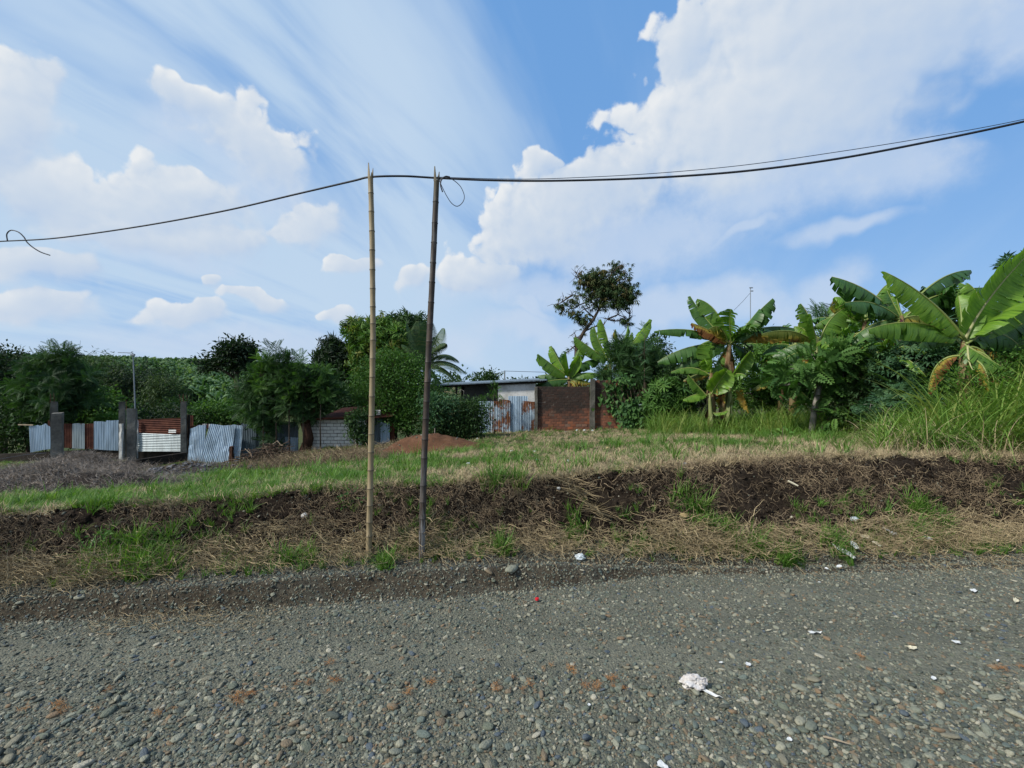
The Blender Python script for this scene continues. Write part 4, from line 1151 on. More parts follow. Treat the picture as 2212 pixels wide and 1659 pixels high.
sheet(sg, (812, 897), (822, 897), 886, 889, 19.6, 19.6, 'white_plaster', horiz=True, label='loose pale scrap on the roof')

# ------------------------------------------------------------------ house with flat sheet roof
hs = empty('house', W(1090, 935, 21.5)); tag(hs, 'low house with a thin flat sheet roof and a whitewashed wall', 'house')
def wallbox(root, name, px0, px1, py0, py1, Y, d, m_):
    a = W(px0, py1, Y); b = W(px1, py0, Y); mb = MB()
    mb.box(((a[0] + b[0]) / 2, Y + d / 2, (a[2] + b[2]) / 2), (b[0] - a[0], d, b[2] - a[2]))
    o = mb.build(name, MATS[m_], root, loc=tuple(root.location)); o.location = (0, 0, 0); return o
wallbox(hs, 'white_wall', 1076, 1157, 828, 945, 21.5, .2, 'white_plaster')
wallbox(hs, 'back_wall', 996, 1078, 832, 945, 23.2, .15, 'gray_plaster')
mb = MB(); a = W(1076, 945, 21.7); b = W(1076, 828, 21.7); mb.box((a[0] + .05, 22.5, (a[2] + b[2]) / 2), (.15, 1.6, b[2] - a[2])); o = mb.build('side_wall', MATS['gray_plaster'], hs, loc=tuple(hs.location)); o.location = (0, 0, 0)
rf = slab(hs, 'roof', [W(938, 832, 21.25), W(1182, 820, 21.25), W(1182, 820, 21.25) + [0, 4, .12], W(938, 832, 21.25) + [0, 4, .12]], .05, 'dull_sheet')
for (p0, p1) in (((945, 836), (1180, 825)),):
    mb = MB(); mb.tube([W(p0[0], p0[1], 21.4), W(p1[0], p1[1], 21.4)], .05, 4); o = mb.build('roof_beam', MATS['dark_timber'], hs, loc=tuple(hs.location)); o.location = (0, 0, 0)
for px in (986, 992):
    post(hs, px if px == 986 else 1000, 930, 835, 21.45 if px == 986 else 23., .09, 'dark_timber', 'roof_post')
mb = MB(); mb.tube([W(992, 850, 21), W(996, 842, 21), W(1002, 845, 21), W(1001, 870, 21)], .02, 5); o = mb.build('pipe', MATS['old_concrete'], hs, loc=tuple(hs.location)); o.location = (0, 0, 0)
# gate of sheets in front of the house
gt = empty('metal_gate', W(1095, 936, 20.2)); tag(gt, 'gate of blue and orange-rusted corrugated sheets in front of the white wall', 'gate')
sheet(gt, (1034, 936), (1060, 936), 868, 867, 20.2, 20.2, 'galvanised_sheet', top=rag(41, .02))
sheet(gt, (1058, 936), (1080, 936), 867, 867, 20.17, 20.17, 'rusted_sheet', top=rag(42, .02)).data.materials[0] = MATS['half_rusted_sheet']
sheet(gt, (1078, 936), (1103, 936), 862, 866, 20.14, 20.14, 'half_rusted_sheet', top=rag(43, .06))
sheet(gt, (1098, 936), (1140, 936), 856, 856, 20.22, 20.22, 'galvanised_sheet', top=rag(44, .01))
sheet(gt, (1127, 935), (1160, 934), 866, 868, 20.1, 20.1, 'half_rusted_sheet', top=rag(45, .02))
# ------------------------------------------------------------------ brick wall
bw = empty('brick_wall', W(1250, 936, 20.0)); tag(bw, 'soot blackened brick wall with a concrete column and ivy at its right end', 'wall')
block_wall(bw, 1160, 1274, 837, 934, 20.0, .245, .118, 'old_brick', 'brick', joint=.011, depth=.1, mort='mortar_dark', skip=lambda i, j: j > 14 and rng.random() < .05)
block_wall(bw, 1284, 1346, 822, 932, 20.0, .245, .118, 'old_brick', 'brick', joint=.011, depth=.1, mort='mortar_dark', skip=lambda i, j: j > 16 and rng.random() < .3)
post(bw, 1279, 932, 820, 19.93, .2, 'mossy_concrete', 'column', lean=1)
post(bw, 1158, 935, 836, 19.95, .12, 'mossy_concrete', 'column')
mb = MB(); a = W(1160, 934, 19.85); b = W(1350, 930, 19.85); mb.box(((a[0] + b[0]) / 2, 19.85, a[2] - .05), (b[0] - a[0], .3, .16), jit=.02); o = mb.build('footing', MATS['old_concrete'], bw, loc=tuple(bw.location)); o.location = (0, 0, 0)
# low brick building behind the bananas
bb = empty('brick_building', W(1450, 900, 25)); tag(bb, 'dark brick building with a grey sheet roof glimpsed behind the banana leaves', 'building')
wallbox(bb, 'wall', 1345, 1530, 788, 920, 25.0, .2, 'rusted_sheet').data.materials[0] = MATS['mortar_dark']
a = W(1345, 915, 24.9); mb = MB(); m1 = MB(); m1.box((0, 0, 0), (.225, .06, .1)); me = mesh_np('brick', np.concatenate(m1.V), m1.F, [MATS['old_brick']])
for j in range(26):
    for i in range(9):
        o = bpy.data.objects.new('brick', me); COL.objects.link(o); o.parent = bb
        o.location = tuple(W(1382, 910, 24.97) + [i * .245 + (j % 2) * .12, rng.normal(0, .005), j * .118] - np.array(bb.location))
roof_sheet(bb, 'roof', W(1380, 790, 24.5), W(1530, 780, 24.5), 4, .5, 'galvanised_sheet')

# ------------------------------------------------------------------ heaps
def heap(name, label, cat, cx, cy, rx, ry, h, m_, seed=0, rough=.12, pw=1.0):
    n, m = 40, 64; V = []; 
    for i in range(n + 1):
        r_ = i / n
        for j in range(m):
            th = 6.2832 * j / m; k = 1 + .18 * float(fbm(math.cos(th) * 1.3 + seed, math.sin(th) * 1.3 + seed, 1.5, 2))
            x = cx + rx * r_ * k * math.cos(th); y = cy + ry * r_ * k * math.sin(th)
            V.append((x, y, r_))
    V = np.array(V); z = zt(V[:, 0], V[:, 1])
    prof = (np.cos(V[:, 2] * math.pi) * .5 + .5) ** pw
    z = z + prof * h * (1 + .5 * fbm(V[:, 0] + seed, V[:, 1], 1.1, 3)) + rough * fbm(V[:, 0], V[:, 1] + seed, 4., 4, .6) * np.minimum(1, (1 - V[:, 2]) * 4) - .06 * (V[:, 2] > .98)
    P = np.stack([V[:, 0], V[:, 1], z], 1)
    F = np.array([(i * m + j, (i + 1) * m + j, (i + 1) * m + (j + 1) % m, i * m + (j + 1) % m) for i in range(n) for j in range(m)])
    c = np.array([cx, cy, zt1(cx, cy)])
    o = obj(name, mesh_np(name, P - c, F, [MATS[m_]], True), loc=c)
    tag(o, label, cat)
    return o, P
def on_heap(P, n): return P[rng.integers(0, len(P), n)] + rng.normal(0, .05, (n, 3)) * [1, 1, .1]
o, P = heap('soil_mound', 'mound of reddish orange soil behind the blackened pole', 'soil mound', -2.95, 15.3, 2.4, 1.3, .55, 'red_soil', 3, .12, 1.15)
Q = on_heap(P, 60); scatter('mound_clods', Q, rot3(60), s3(rng.uniform(.02, .05, 60)), rng.integers(0, 5, 60), C_chip)
o, P = heap('debris_heap', 'big brownish heap of dead straw and soil at far left', 'heap', -10.0, 9.9, 3.0, 1.6, .48, 'heap_soil', 7, .22, .8)
Q = on_heap(P, 1900); scatter('heap_straw', Q + [0, 0, .02], upr(len(Q), .35), s3(rng.uniform(.5, 1.1, len(Q))), rng.integers(0, 4, len(Q)), C_gst)
o, P = heap('debris_heap', 'lower flat heap of straw behind the big one at left', 'heap', -14.6, 15.5, 3.0, 1.5, .42, 'heap_soil', 9, .2, .8)
Q = on_heap(P, 1300); scatter('heap_straw', Q + [0, 0, .02], upr(len(Q), .35), s3(rng.uniform(.6, 1.3, len(Q))), rng.integers(0, 4, len(Q)), C_gst)
o, P = heap('rubble_heap', 'low spread of grey slate-like rubble below the sagging sheets', 'heap', -9.9, 13.9, 2.3, 1.1, .28, 'slate_rubble', 12, .22, .7)
mat('slate_chunk', f_conc((.06, .065, .075), (.11, .115, .125), (.2, .2, .2)), .9, .2)
Q = on_heap(P, 420)
sl = []
for k in range(4):
    m1 = MB(); m1.box((0, 0, 0), (1.6, 1.1, .45), jit=.16); sl.append(mesh_np('slate', np.concatenate(m1.V), m1.F, [MATS['slate_chunk']]))
C_sl = proto_collection('slate_kinds', sl)
scatter('rubble', Q + [0, 0, .02], rot3(len(Q), .3), s3(rng.uniform(.03, .08, len(Q))), rng.integers(0, 4, len(Q)), C_sl)
Q = on_heap(P, 300); scatter('rubble_straw', Q + [0, 0, .03], upr(300, .35), s3(rng.uniform(.5, 1., 300)), rng.integers(0, 5, 300), C_root)
# straw spread by the block wall
P = np.stack([rng.uniform(-9.3, -3.4, 1500), rng.uniform(13, 17.6, 1500), np.zeros(1500)], 1); P[:, 2] = zt(P[:, 0], P[:, 1]) + .05
scatter('straw_spread', P, upr(1500, .35), s3(rng.uniform(.7, 1.5, 1500)), rng.integers(0, 5, 1500), C_root)
P = np.stack([rng.uniform(-8.3, -3.8, 500), rng.uniform(15, 17.6, 500), np.zeros(500)], 1); P[:, 2] = zt(P[:, 0], P[:, 1]) + .05
scatter('straw_spread_pale', P, upr(500, .35), s3(rng.uniform(.7, 1.4, 500)), rng.integers(0, 5, 500), C_str)
# pile of cut branches
br = empty('branch_pile', W(585, 1000, 17.2)); tag(br, 'tangled pile of cut dark branches in front of the dull sheets', 'branch pile')
b0 = np.array([W(585, 1000, 17.2)[0], 17.2, 0]); b0[2] = zt1(b0[0], b0[1])
for k in range(150):
    L = rng.uniform(.4, 1.3); az = rng.random() * 6.28; el = rng.normal(.05, .25)
    c = b0 + [rng.normal(0, .55), rng.normal(0, .3), 0]; c[2] += max(0, .05 + rng.random() * .55 * math.exp(-((c[0] - b0[0]) / .7) ** 2))
    d = np.array([math.cos(az) * math.cos(el), math.sin(az) * math.cos(el), math.sin(el)])
    mb = MB(); r_ = rng.uniform(.008, .022)
    mb.tube([c - d * L / 2, c - d * L * .15 + rng.normal(0, .05, 3), c + d * L * .2 + rng.normal(0, .05, 3), c + d * L / 2 + rng.normal(0, .06, 3)], [r_, r_ * .9, r_ * .7, r_ * .4], 4)
    o = mb.build('branch', MATS['dry_wood' if k < 5 else 'twig'], br, loc=tuple(br.location)); o.location = (0, 0, 0)
# low foundation beam and footing at left
mb = MB(); a, b = W(233, 1012, 15.5), W(402, 982, 18.2); d = (b - a)[:2]; L = np.linalg.norm(d)
mb.box((a + b) / 2 - [0, 0, .05], (L, .2, .34), rz=math.atan2(d[1], d[0]), jit=.015); o = mb.build('foundation_beam', MATS['dark_plinth'], None, loc=tuple((a + b) / 2)); tag(o, 'low dark foundation beam running towards the column with rods', 'foundation')
PX = []
for _ in range(700):
    px = rng.uniform(205, 400); Yv = rng.uniform(17.2, 19.6); x = (px - 1106) / 983 * Yv; PX.append((x, Yv))
for _ in range(300):
    px = rng.uniform(-60, 115); Yv = rng.uniform(15.0, 17.2); x = (px - 1106) / 983 * Yv; PX.append((x, Yv))
PX = np.array(PX); scatter('bright_grass', np.stack([PX[:, 0], PX[:, 1], zt(PX[:, 0], PX[:, 1])], 1), upr(len(PX), .2), s3(rng.uniform(.45, .9, len(PX))), rng.integers(0, 4, len(PX)), C_gr)
# masts and small poles
def mast(name, label, cat, segs, extra=()):
    mb = MB(); P = [W(*s_[:3]) for s_ in segs]; mb.tube(P, [s_[3] for s_ in segs], 6)
    root = empty(name, P[0]); o = mb.build('pole', MATS['gray_steel'], root, loc=tuple(P[0])); o.location = (0, 0, 0)
    for (nm, pts, r_, m_) in extra:
        mb = MB(); mb.tube([W(*p) for p in pts], r_, 5); o = mb.build(nm, MATS[m_], root, loc=tuple(P[0])); o.location = (0, 0, 0)
    tag(root, label, cat); return root
mast('antenna_mast', 'thin antenna mast with a side arm rising over the left columns', 'antenna', [(296, 1000, 21, .03), (292, 880, 21, .03), (289, 800, 21, .025), (287, 763, 21, .02)],
     (('side_arm', [(255, 762, 21), (287, 763, 21)], .018, 'gray_steel'), ('clamp', [(283, 767, 21), (291, 767, 21)], .05, 'gray_steel'), ('guy_wire', [(288, 766, 21), (297, 781, 21.2)], .008, 'thin_wire')))
mast('antenna_mast', 'thin antenna mast standing above the banana leaves at right', 'antenna', [(1621, 850, 30, .03), (1621, 622, 30, .025)],
     (('antenna_head', [(1619, 622, 30), (1626, 622, 30)], .04, 'gray_steel'), ('antenna_element', [(1621, 629, 30), (1627, 629, 30)], .04, 'gray_steel'), ('guy_wire', [(1620, 634, 30), (1604, 652, 30), (1585, 671, 30)], .012, 'thin_wire')))
mast('small_antenna', 'tiny T-shaped antenna low behind the left banana plant', 'antenna', [(1445, 800, 32, .02), (1446, 743, 32, .02)], (('crossbar', [(1441, 743, 32), (1453, 743, 32)], .02, 'gray_steel'),))
mast('service_pole', 'short dark pole with wires standing above the house roof', 'pole', [(1090, 840, 27, .05), (1090, 801, 27, .045)],
     (('wire', [(1091, 802, 27), (1160, 804, 27), (1240, 806, 27)], .014, 'thin_wire'), ('wire', [(1089, 802, 27), (1068, 812, 27)], .012, 'thin_wire')))
cable('hanging_wires', 'pair of pale wires hanging down from the leggy tree', [(1360, 655, 24), (1361, 690, 24), (1361, 730, 24), (1362, 790, 24)], .012, 'gray_steel', cat='wire')
o = mast('steel_pipe', 'pale horizontal pipe poking out of the creeper at the wall end', 'pipe', [(1380, 876, 19.2, .045), (1430, 873, 19.0, .04)])
# ------------------------------------------------------------------ foliage
def basis(D, roll):
    D = D / (np.linalg.norm(D, axis=1)[:, None] + 1e-9)
    up = np.tile([0, 0, 1.], (len(D), 1)); up[np.abs(D[:, 2]) > .97] = [1, 0, 0]
    X = np.cross(D, up); X /= np.linalg.norm(X, axis=1)[:, None] + 1e-9
    Z = np.cross(X, D)
    c, s_ = np.cos(roll)[:, None], np.sin(roll)[:, None]
    return np.stack([X * c + Z * s_, D, Z * c - X * s_], 2)        # columns: side, axis, normal
def stamp(tv, tf, P, B, S, T):
    n, k = len(P), len(tv)
    V = np.einsum('nij,kj->nki', B, tv) * S[:, None, None] + P[:, None, :]
    F = (tf[None] + (np.arange(n) * k)[:, None, None]).reshape(-1, tf.shape[1])
    return V.reshape(-1, 3), F, np.repeat(T, k)
# leaf templates: axis +Y, normal +Z
T_leaf = (np.array([(0, 0, 0), (.22, .45, .04), (0, 1, -.12), (-.22, .45, .04)]), np.array([(0, 1, 2, 3)]))
T_long = (np.array([(0, 0, 0), (.10, .45, .02), (0, 1, -.25), (-.10, .45, .02)]), np.array([(0, 1, 2, 3)]))
def pinnate(nl=11, ll=.30, w=.055, arch=.25):
    V = []; F = []
    for i in range(nl):
        t = (i + .5) / nl; y = t; z = arch * (t - t * t * 1.6)
        l = ll * (math.sin(math.pi * (t * .8 + .15)) ** .6)
        for s_ in (-1, 1):
            b = len(V); d = np.array([s_ * .86, .42, -.25]); d /= np.linalg.norm(d); q = np.array([0, y, z]); e = np.array([0, w, 0])
            V += [q, q + d * l * .5 + e, q + d * l, q + d * l * .5 - e]; F.append((b, b + 1, b + 2, b + 3))
    b = len(V); V += [np.array([-.008, 0, 0]), np.array([.008, 0, 0]), np.array([.004, 1, arch * -.6]), np.array([-.004, 1, arch * -.6])]; F.append((b, b + 1, b + 2, b + 3))
    return np.array(V), np.array(F)
T_pin = pinnate(12, .26, .032); 
def plume(nf=10):
    Vs = []; Fs = []; n = 0
    pv, pf = pinnate(9, .26, .042, .22)
    for i in range(nf):
        az = i * 2.4; el = 1.25 - 1.35 * (i / nf); s_ = .62 + .38 * math.sin(math.pi * (.25 + .6 * i / nf))
        M = rotz(az) @ rotx(el - .15)
        q = pv * s_ @ M.T + np.array([0, 0, .55 * (1 - i / nf)])
        Vs.append(q); Fs.append(pf + n); n += len(pv)
    V = np.concatenate(Vs)[:, [0, 2, 1]] * [1, 1, -1]
    return V, np.concatenate(Fs)
T_plume = plume(); T_pin_big = pinnate(7, .34, .11, .3)
def palmate(n=7):
    V = []; F = []
    for i in range(n):
        a = (i / (n - 1) - .5) * 3.9; d = np.array([math.sin(a), math.cos(a), 0]); s_ = np.array([math.cos(a), -math.sin(a), 0]); L = 1 - .25 * abs(i / (n - 1) - .5) * 2
        b = len(V); V += [np.zeros(3) , d * L * .62 + s_ * .12 + [0, 0, .0], d * L + [0, 0, -.32], d * L * .62 - s_ * .12]; F.append((b, b + 1, b + 2, b + 3))
    return np.array(V), np.array(F)
T_palm = palmate()
T_heart = (np.array([(0, 0, 0), (.42, -.08, 0), (.5, .3, -.03), (0, 1, -.15), (-.5, .3, -.03), (-.42, -.08, 0)]), np.array([(0, 1, 2, 3), (0, 3, 4, 5)]))
def T_whorl(n=7, L=1., w=.13, droop=.5):
    V = []; F = []
    for i in range(n):
        a = 6.283 * i / n + .3; el = .25 - droop * (.4 + .6 * ((i * 37) % 10) / 10); d = np.array([math.cos(a) * math.cos(el), math.sin(a) * math.cos(el), math.sin(el)]); s_ = np.array([-math.sin(a), math.cos(a), 0])
        b = len(V); V += [np.zeros(3), d * L * .5 + s_ * w, d * L - [0, 0, .3 * droop], d * L * .5 - s_ * w]; F.append((b, b + 1, b + 2, b + 3))
    V = np.array(V)[:, [0, 2, 1]]                # whorl opens round the +Y axis
    return V, np.array(F)
T_wh = T_whorl(); T_wh_droop = T_whorl(8, 1., .12, 1.3)
def crown_pts(blobs, n, cl=30, cr=.3, shell=.55, flat=.8):
    """blobs: centre (3), radii (3). leaf positions grouped in clumps near the surface"""
    wts = np.array([b[1][0] * b[1][2] for b in blobs]) ** 1.0; wts = wts / wts.sum()
    P = []; T = []; D = []; CL = []
    nc = max(1, n // cl)
    for (c, r_), w in zip(blobs, wts):
        k = max(3, int(nc * w))
        d = rng.normal(size=(k, 3)); d /= np.linalg.norm(d, axis=1)[:, None]
        rad = shell + (1 - shell) * rng.random(k) ** .5
        rad *= 1 + .22 * fbm(d[:, 0] * 2 + c[0], d[:, 2] * 2 + d[:, 1] * 2 + c[2], 1.4, 3) * 2
        cc = np.array(c) + d * np.array(r_) * rad[:, None]
        tn = np.clip(rng.normal(.5, .22, k), 0, 1)
        q = rng.normal(size=(k, cl, 3)) * cr * np.array([1, 1, flat])
        P.append((cc[:, None] + q).reshape(-1, 3)); T.append(np.repeat(tn, cl) + rng.normal(0, .12, k * cl))
        D.append((np.repeat(d, cl, 0) * .9 + rng.normal(size=(k * cl, 3)) * .8)); CL.append(cc)
    return np.concatenate(P), np.concatenate(D), np.clip(np.concatenate(T), 0, 1), np.concatenate(CL)
def tree(name, label, cat, base, blobs, n, leaf, m_, size=.2, tpl=T_leaf, trunk=.12, bark='bark', droop=.0, up=.0, cl=30, cr=.3, limbs=True, group=None, shell=.55, forks=None, smin=.6, smax=1.3, twigs=0):
    bx, by = base[0], base[1]; bz = zt1(bx, by) - .1
    root = empty(name, (bx, by, bz))
    B = np.array([bx, by, bz])
    # trunk
    cs = np.array([b[0] for b in blobs]); mean = cs.mean(0)
    mb = MB(); low = min(b[0][2] - b[1][2] * .5 for b in blobs)
    fork = np.array([bx * .6 + mean[0] * .4, by * .6 + mean[1] * .4, max(bz + .4, bz + (low - bz) * .85)])
    if forks is not None: fork = np.array(forks)
    mid = (B + fork) / 2 + rng.normal(0, trunk * .6, 3) * [1, 1, 0]
    mb.tube([B, mid, fork], [trunk * 1.25, trunk, trunk * .85], 8, wob=.06)
    P, D, T, CL = crown_pts(blobs, n, cl, cr, shell)
    if limbs:
        for (c, r_) in blobs:
            c = np.array(c); m_pt = (fork + c) / 2 + rng.normal(0, .12, 3) + [0, 0, .1]
            mb.tube([fork, m_pt, c], [trunk * .7, trunk * .5, trunk * .22], 6, wob=.05)
            near_ = CL[np.linalg.norm((CL - c) / np.array(r_), axis=1) < 1.3]
            for q in near_[rng.permutation(len(near_))[:6 + twigs]]:
                s0 = m_pt + (c - m_pt) * rng.random()
                mb.tube([s0, (s0 + q) / 2 + rng.normal(0, .08, 3), q], [trunk * .3, trunk * .18, trunk * .06], 4)
    o = mb.build('trunk', MATS[bark], root, True, loc=tuple(B)); o.location = (0, 0, 0)
    D = D + [0, 0, up] - np.array([0, 0, droop])
    Bm = basis(D, rng.normal(0, .7, len(P)))
    V, F, tn = stamp(tpl[0], tpl[1], P - B, Bm, size * rng.uniform(smin, smax, len(P)), T)
    o = obj('crown', mesh_np('crown', V, F, [MATS[m_]], False, {'tone': tn}), root)
    tag(root, label, cat, group)
    return root
def B_(px, py, rx, ry, Y, rd=None):
    c = W(px, py, Y); k = Y / 983
    return (tuple(c), (rx * k, (rd if rd is not None else max(rx, ry)) * k, ry * k))
def at(px, Y): return ((px - 1106) / 983 * Y, Y)

# left side trees
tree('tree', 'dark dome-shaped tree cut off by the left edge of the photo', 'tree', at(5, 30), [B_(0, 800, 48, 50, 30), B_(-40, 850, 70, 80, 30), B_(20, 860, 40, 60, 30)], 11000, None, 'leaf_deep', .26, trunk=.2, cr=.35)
tree('feathery_tree', 'dark feathery tree with a drooping top, its trunk behind the broad column', 'tree', at(126, 21.5), [B_(124, 770, 18, 16, 21.5), B_(112, 800, 34, 22, 21.5), B_(138, 822, 46, 24, 21.5), B_(96, 845, 42, 24, 21.5), B_(150, 862, 46, 20, 21.5), B_(120, 880, 30, 16, 21.5)], 420, None, 'leaf_feather', .48, T_plume, trunk=.14, cl=2, cr=.2, up=.25, shell=.4)
tree('bamboo_clump', 'arching clump of feathery bamboo with thin culms sticking out on top', 'bamboo', at(205, 33), [B_(205, 790, 36, 20, 33), B_(190, 830, 45, 40, 33), B_(240, 830, 50, 36, 33)], 9000, None, 'leaf_bamboo', .28, T_long, trunk=.12, droop=.5, cr=.4)
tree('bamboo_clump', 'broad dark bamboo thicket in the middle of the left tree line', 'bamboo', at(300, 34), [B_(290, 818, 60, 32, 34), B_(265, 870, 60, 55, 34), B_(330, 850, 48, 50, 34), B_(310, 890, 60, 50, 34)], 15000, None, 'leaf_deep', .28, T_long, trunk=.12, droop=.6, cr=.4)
tree('bamboo_clump', 'small rounded bamboo crown above the horizontal rusty sheets', 'bamboo', at(350, 31), [B_(352, 835, 26, 20, 31), B_(345, 880, 30, 40, 31)], 5000, None, 'leaf_bamboo', .26, T_long, trunk=.1, droop=.6, cr=.35)
tree('shrub', 'light green layered shrub behind the blue sheets at far left', 'shrub', at(215, 25), [B_(215, 868, 42, 22, 25, 30), B_(240, 900, 45, 22, 25, 30), B_(180, 905, 50, 22, 25, 30)], 6000, None, 'leaf_mid', .20, trunk=.08, cr=.28)
tree('tree', 'wide leafy tree behind the broad concrete column', 'tree', at(60, 24), [B_(40, 880, 70, 40, 24), B_(110, 880, 45, 36, 24), B_(20, 930, 60, 45, 24), B_(90, 925, 60, 35, 24)], 9000, None, 'leaf_dark', .22, trunk=.12, cr=.32)
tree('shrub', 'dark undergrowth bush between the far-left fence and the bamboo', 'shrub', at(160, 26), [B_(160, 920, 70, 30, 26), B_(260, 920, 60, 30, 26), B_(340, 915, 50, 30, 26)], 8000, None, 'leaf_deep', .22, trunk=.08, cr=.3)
tree('shrub', 'yellow-green shrub peeping over the blue sheets beside the tall column', 'shrub', at(238, 22.5), [B_(236, 908, 22, 10, 22.5, 12)], 900, None, 'leaf_bright', .15, trunk=.05, cr=.14, cl=16)
tree('shrub', 'bright green bush behind the leaning sheets on the hill foot', 'shrub', at(470, 27), [B_(468, 890, 42, 22, 27), B_(440, 905, 30, 14, 27), B_(510, 900, 30, 20, 27)], 4200, None, 'leaf_mid', .2, trunk=.07, cr=.26)
tree('shrub', 'low dark bush to the right of the column with rods', 'shrub', at(428, 26), [B_(425, 905, 22, 14, 26), B_(385, 880, 26, 14, 30)], 1600, None, 'leaf_dark', .2, trunk=.06, cr=.22)
for (px, py, q) in ((171, 745, 30), (178, 733, 10), (188, 760, 40)):
    pass
mb = MB(); a = W(172, 800, 33); mb.tube([a, W(170, 770, 33), W(174, 736, 33)], [.03, .02, .008], 4); o = mb.build('bamboo_shoot', MATS['leaf_bamboo'], None, loc=tuple(a)); tag(o, 'thin bare bamboo shoot standing up above the left tree line', 'bamboo shoot')
mb = MB(); a = W(180, 790, 33); mb.tube([a, W(190, 766, 33), W(205, 757, 33), W(225, 765, 33), W(240, 782, 33)], [.03, .02, .015, .01, .006], 4); o = mb.build('bamboo_shoot', MATS['leaf_bamboo'], None, loc=tuple(a)); tag(o, 'thin bamboo shoot bent over in an arch above the left tree line', 'bamboo shoot')

# far tree with flat crown and the feathery bushes
tree('tree', 'spreading tree with a flat dark crown above the banana hillside', 'tree', at(522, 42), [B_(512, 758, 34, 20, 42), B_(522, 780, 30, 18, 42), B_(452, 786, 22, 10, 42), B_(490, 775, 18, 10, 42)], 4600, None, 'leaf_deep', .42, trunk=.22, cr=.38, cl=14, shell=.3)
fe = []
tree('feathery_bush', 'left bush of dark feathery fronds leaning over the dull fence', 'bush', at(590, 19.4), [B_(552, 848, 34, 38, 19.4, 30), B_(588, 838, 26, 44, 19.4, 30), B_(560, 888, 36, 28, 19.4, 30), B_(585, 935, 10, 34, 19.2, 10)], 250, None, 'leaf_feather', .42, T_plume, trunk=.09, cl=2, cr=.14, up=.9, shell=.45)
tree('feathery_bush', 'right bush of dark feathery fronds growing on the thick brown trunk', 'bush', at(655, 19.2), [B_(652, 835, 36, 36, 19.3, 26), B_(640, 872, 40, 36, 19.3, 26), B_(695, 850, 26, 36, 19.3, 22), B_(678, 892, 30, 18, 19.3, 20)], 260, None, 'leaf_feather', .42, T_plume, trunk=.22, bark='red_brown_wood', cl=2, cr=.14, up=.9, shell=.45)
for (px, py, r_, nm) in ((597, 790, 11, 'tallest pointed leafy shoot above the feathery bushes'), (625, 800, 9, 'narrow pointed leafy shoot second from the tallest'), (655, 812, 13, 'lighter plume of fronds over the middle bush'), (693, 815, 12, 'short plume of fronds at the right of the feathery bushes'), (568, 800, 14, 'broad dark plume at the left of the feathery bushes')):
    tree('leafy_shoot', nm, 'shoot', at(px, 18.9), [B_(px, py - 12, r_ * .5, 16, 18.9, r_), B_(px, py + 8, r_, 18, 18.9, r_), B_(px, py + 32, r_ * 1.6, 18, 18.9, r_)], 24, None, 'leaf_feather' if r_ < 12 else 'leaf_mid', .40, T_plume, trunk=.025, cl=2, cr=.06, up=1.5, shell=.2)
tree('tree', 'soft green trees beyond the fence between block shed and feathery bushes', 'tree', at(740, 27), [B_(730, 870, 50, 30, 27), B_(770, 880, 40, 30, 27), B_(700, 830, 40, 30, 29)], 8000, None, 'leaf_dark', .22, trunk=.1, cr=.3)
# mango trees and the bright shrub tree behind the poles
tree('mango_tree', 'dark mango tree left of the pale bamboo pole', 'tree', at(735, 31), [B_(725, 760, 28, 26, 31), B_(712, 790, 34, 22, 31), B_(760, 800, 42, 36, 31), B_(745, 780, 34, 30, 31), B_(775, 830, 34, 26, 31)], 1900, None, 'leaf_deep', .42, T_wh_droop, trunk=.2, cl=6, cr=.3, shell=.35)
tree('mango_tree', 'big mango tree with yellow-green drooping leaves behind the poles', 'tree', at(835, 29), [B_(785, 725, 26, 24, 29), B_(812, 728, 36, 34, 29), B_(850, 740, 42, 34, 29), B_(800, 770, 34, 34, 29), B_(860, 770, 40, 30, 29)], 2500, None, 'leaf_mango', .42, T_wh_droop, trunk=.22, cl=6, cr=.3, shell=.35)
tree('mango_tree', 'dark green mango crown behind the yellow-green one', 'tree', at(885, 31), [B_(855, 706, 36, 18, 31), B_(895, 710, 28, 22, 31), B_(880, 745, 44, 40, 31), B_(768, 718, 14, 16, 31)], 1900, None, 'leaf_dark', .42, T_wh_droop, trunk=.2, cl=6, cr=.3, shell=.35)
tree('leafy_tree', 'bushy bright green tree filling the gap between the two poles', 'tree', at(850, 20.5), [B_(810, 830, 48, 45, 20.5), B_(860, 820, 52, 50, 20.5), B_(905, 850, 42, 52, 20.5), B_(840, 880, 60, 42, 20.5), B_(890, 905, 50, 34, 20.5), B_(820, 782, 20, 20, 20.5), B_(850, 775, 20, 16, 20.5), B_(885, 788, 20, 18, 20.5)], 26000, None, 'leaf_mid', .125, trunk=.12, cr=.2, cl=26, up=.4)
tree('leafy_bush', 'small dark bush with broad leaves growing at the block wall', 'bush', at(772, 18.8), [B_(772, 908, 18, 22, 18.8), B_(782, 940, 17, 18, 18.8), B_(765, 935, 12, 12, 18.8)], 1500, None, 'leaf_dark', .15, trunk=.04, cr=.12, cl=12)
tree('leafy_bush', 'bluish young shrub with thin pale stems beside the blackened pole', 'bush', at(935, 17.2), [B_(935, 875, 26, 20, 17.2), B_(945, 895, 22, 20, 17.2), B_(965, 870, 20, 12, 17.2)], 1600, None, 'leaf_blue', .15, trunk=.03, bark='pale_bark', cr=.14, cl=12)
tree('round_shrub', 'dense dark rounded shrub at the left of the sheet gate', 'shrub', at(1000, 17.8), [B_(975, 905, 48, 34, 17.8), B_(1018, 900, 34, 34, 17.8), B_(940, 920, 30, 24, 17.8), B_(1005, 925, 42, 20, 17.8)], 12000, None, 'leaf_dark', .11, trunk=.08, cr=.17, cl=24)
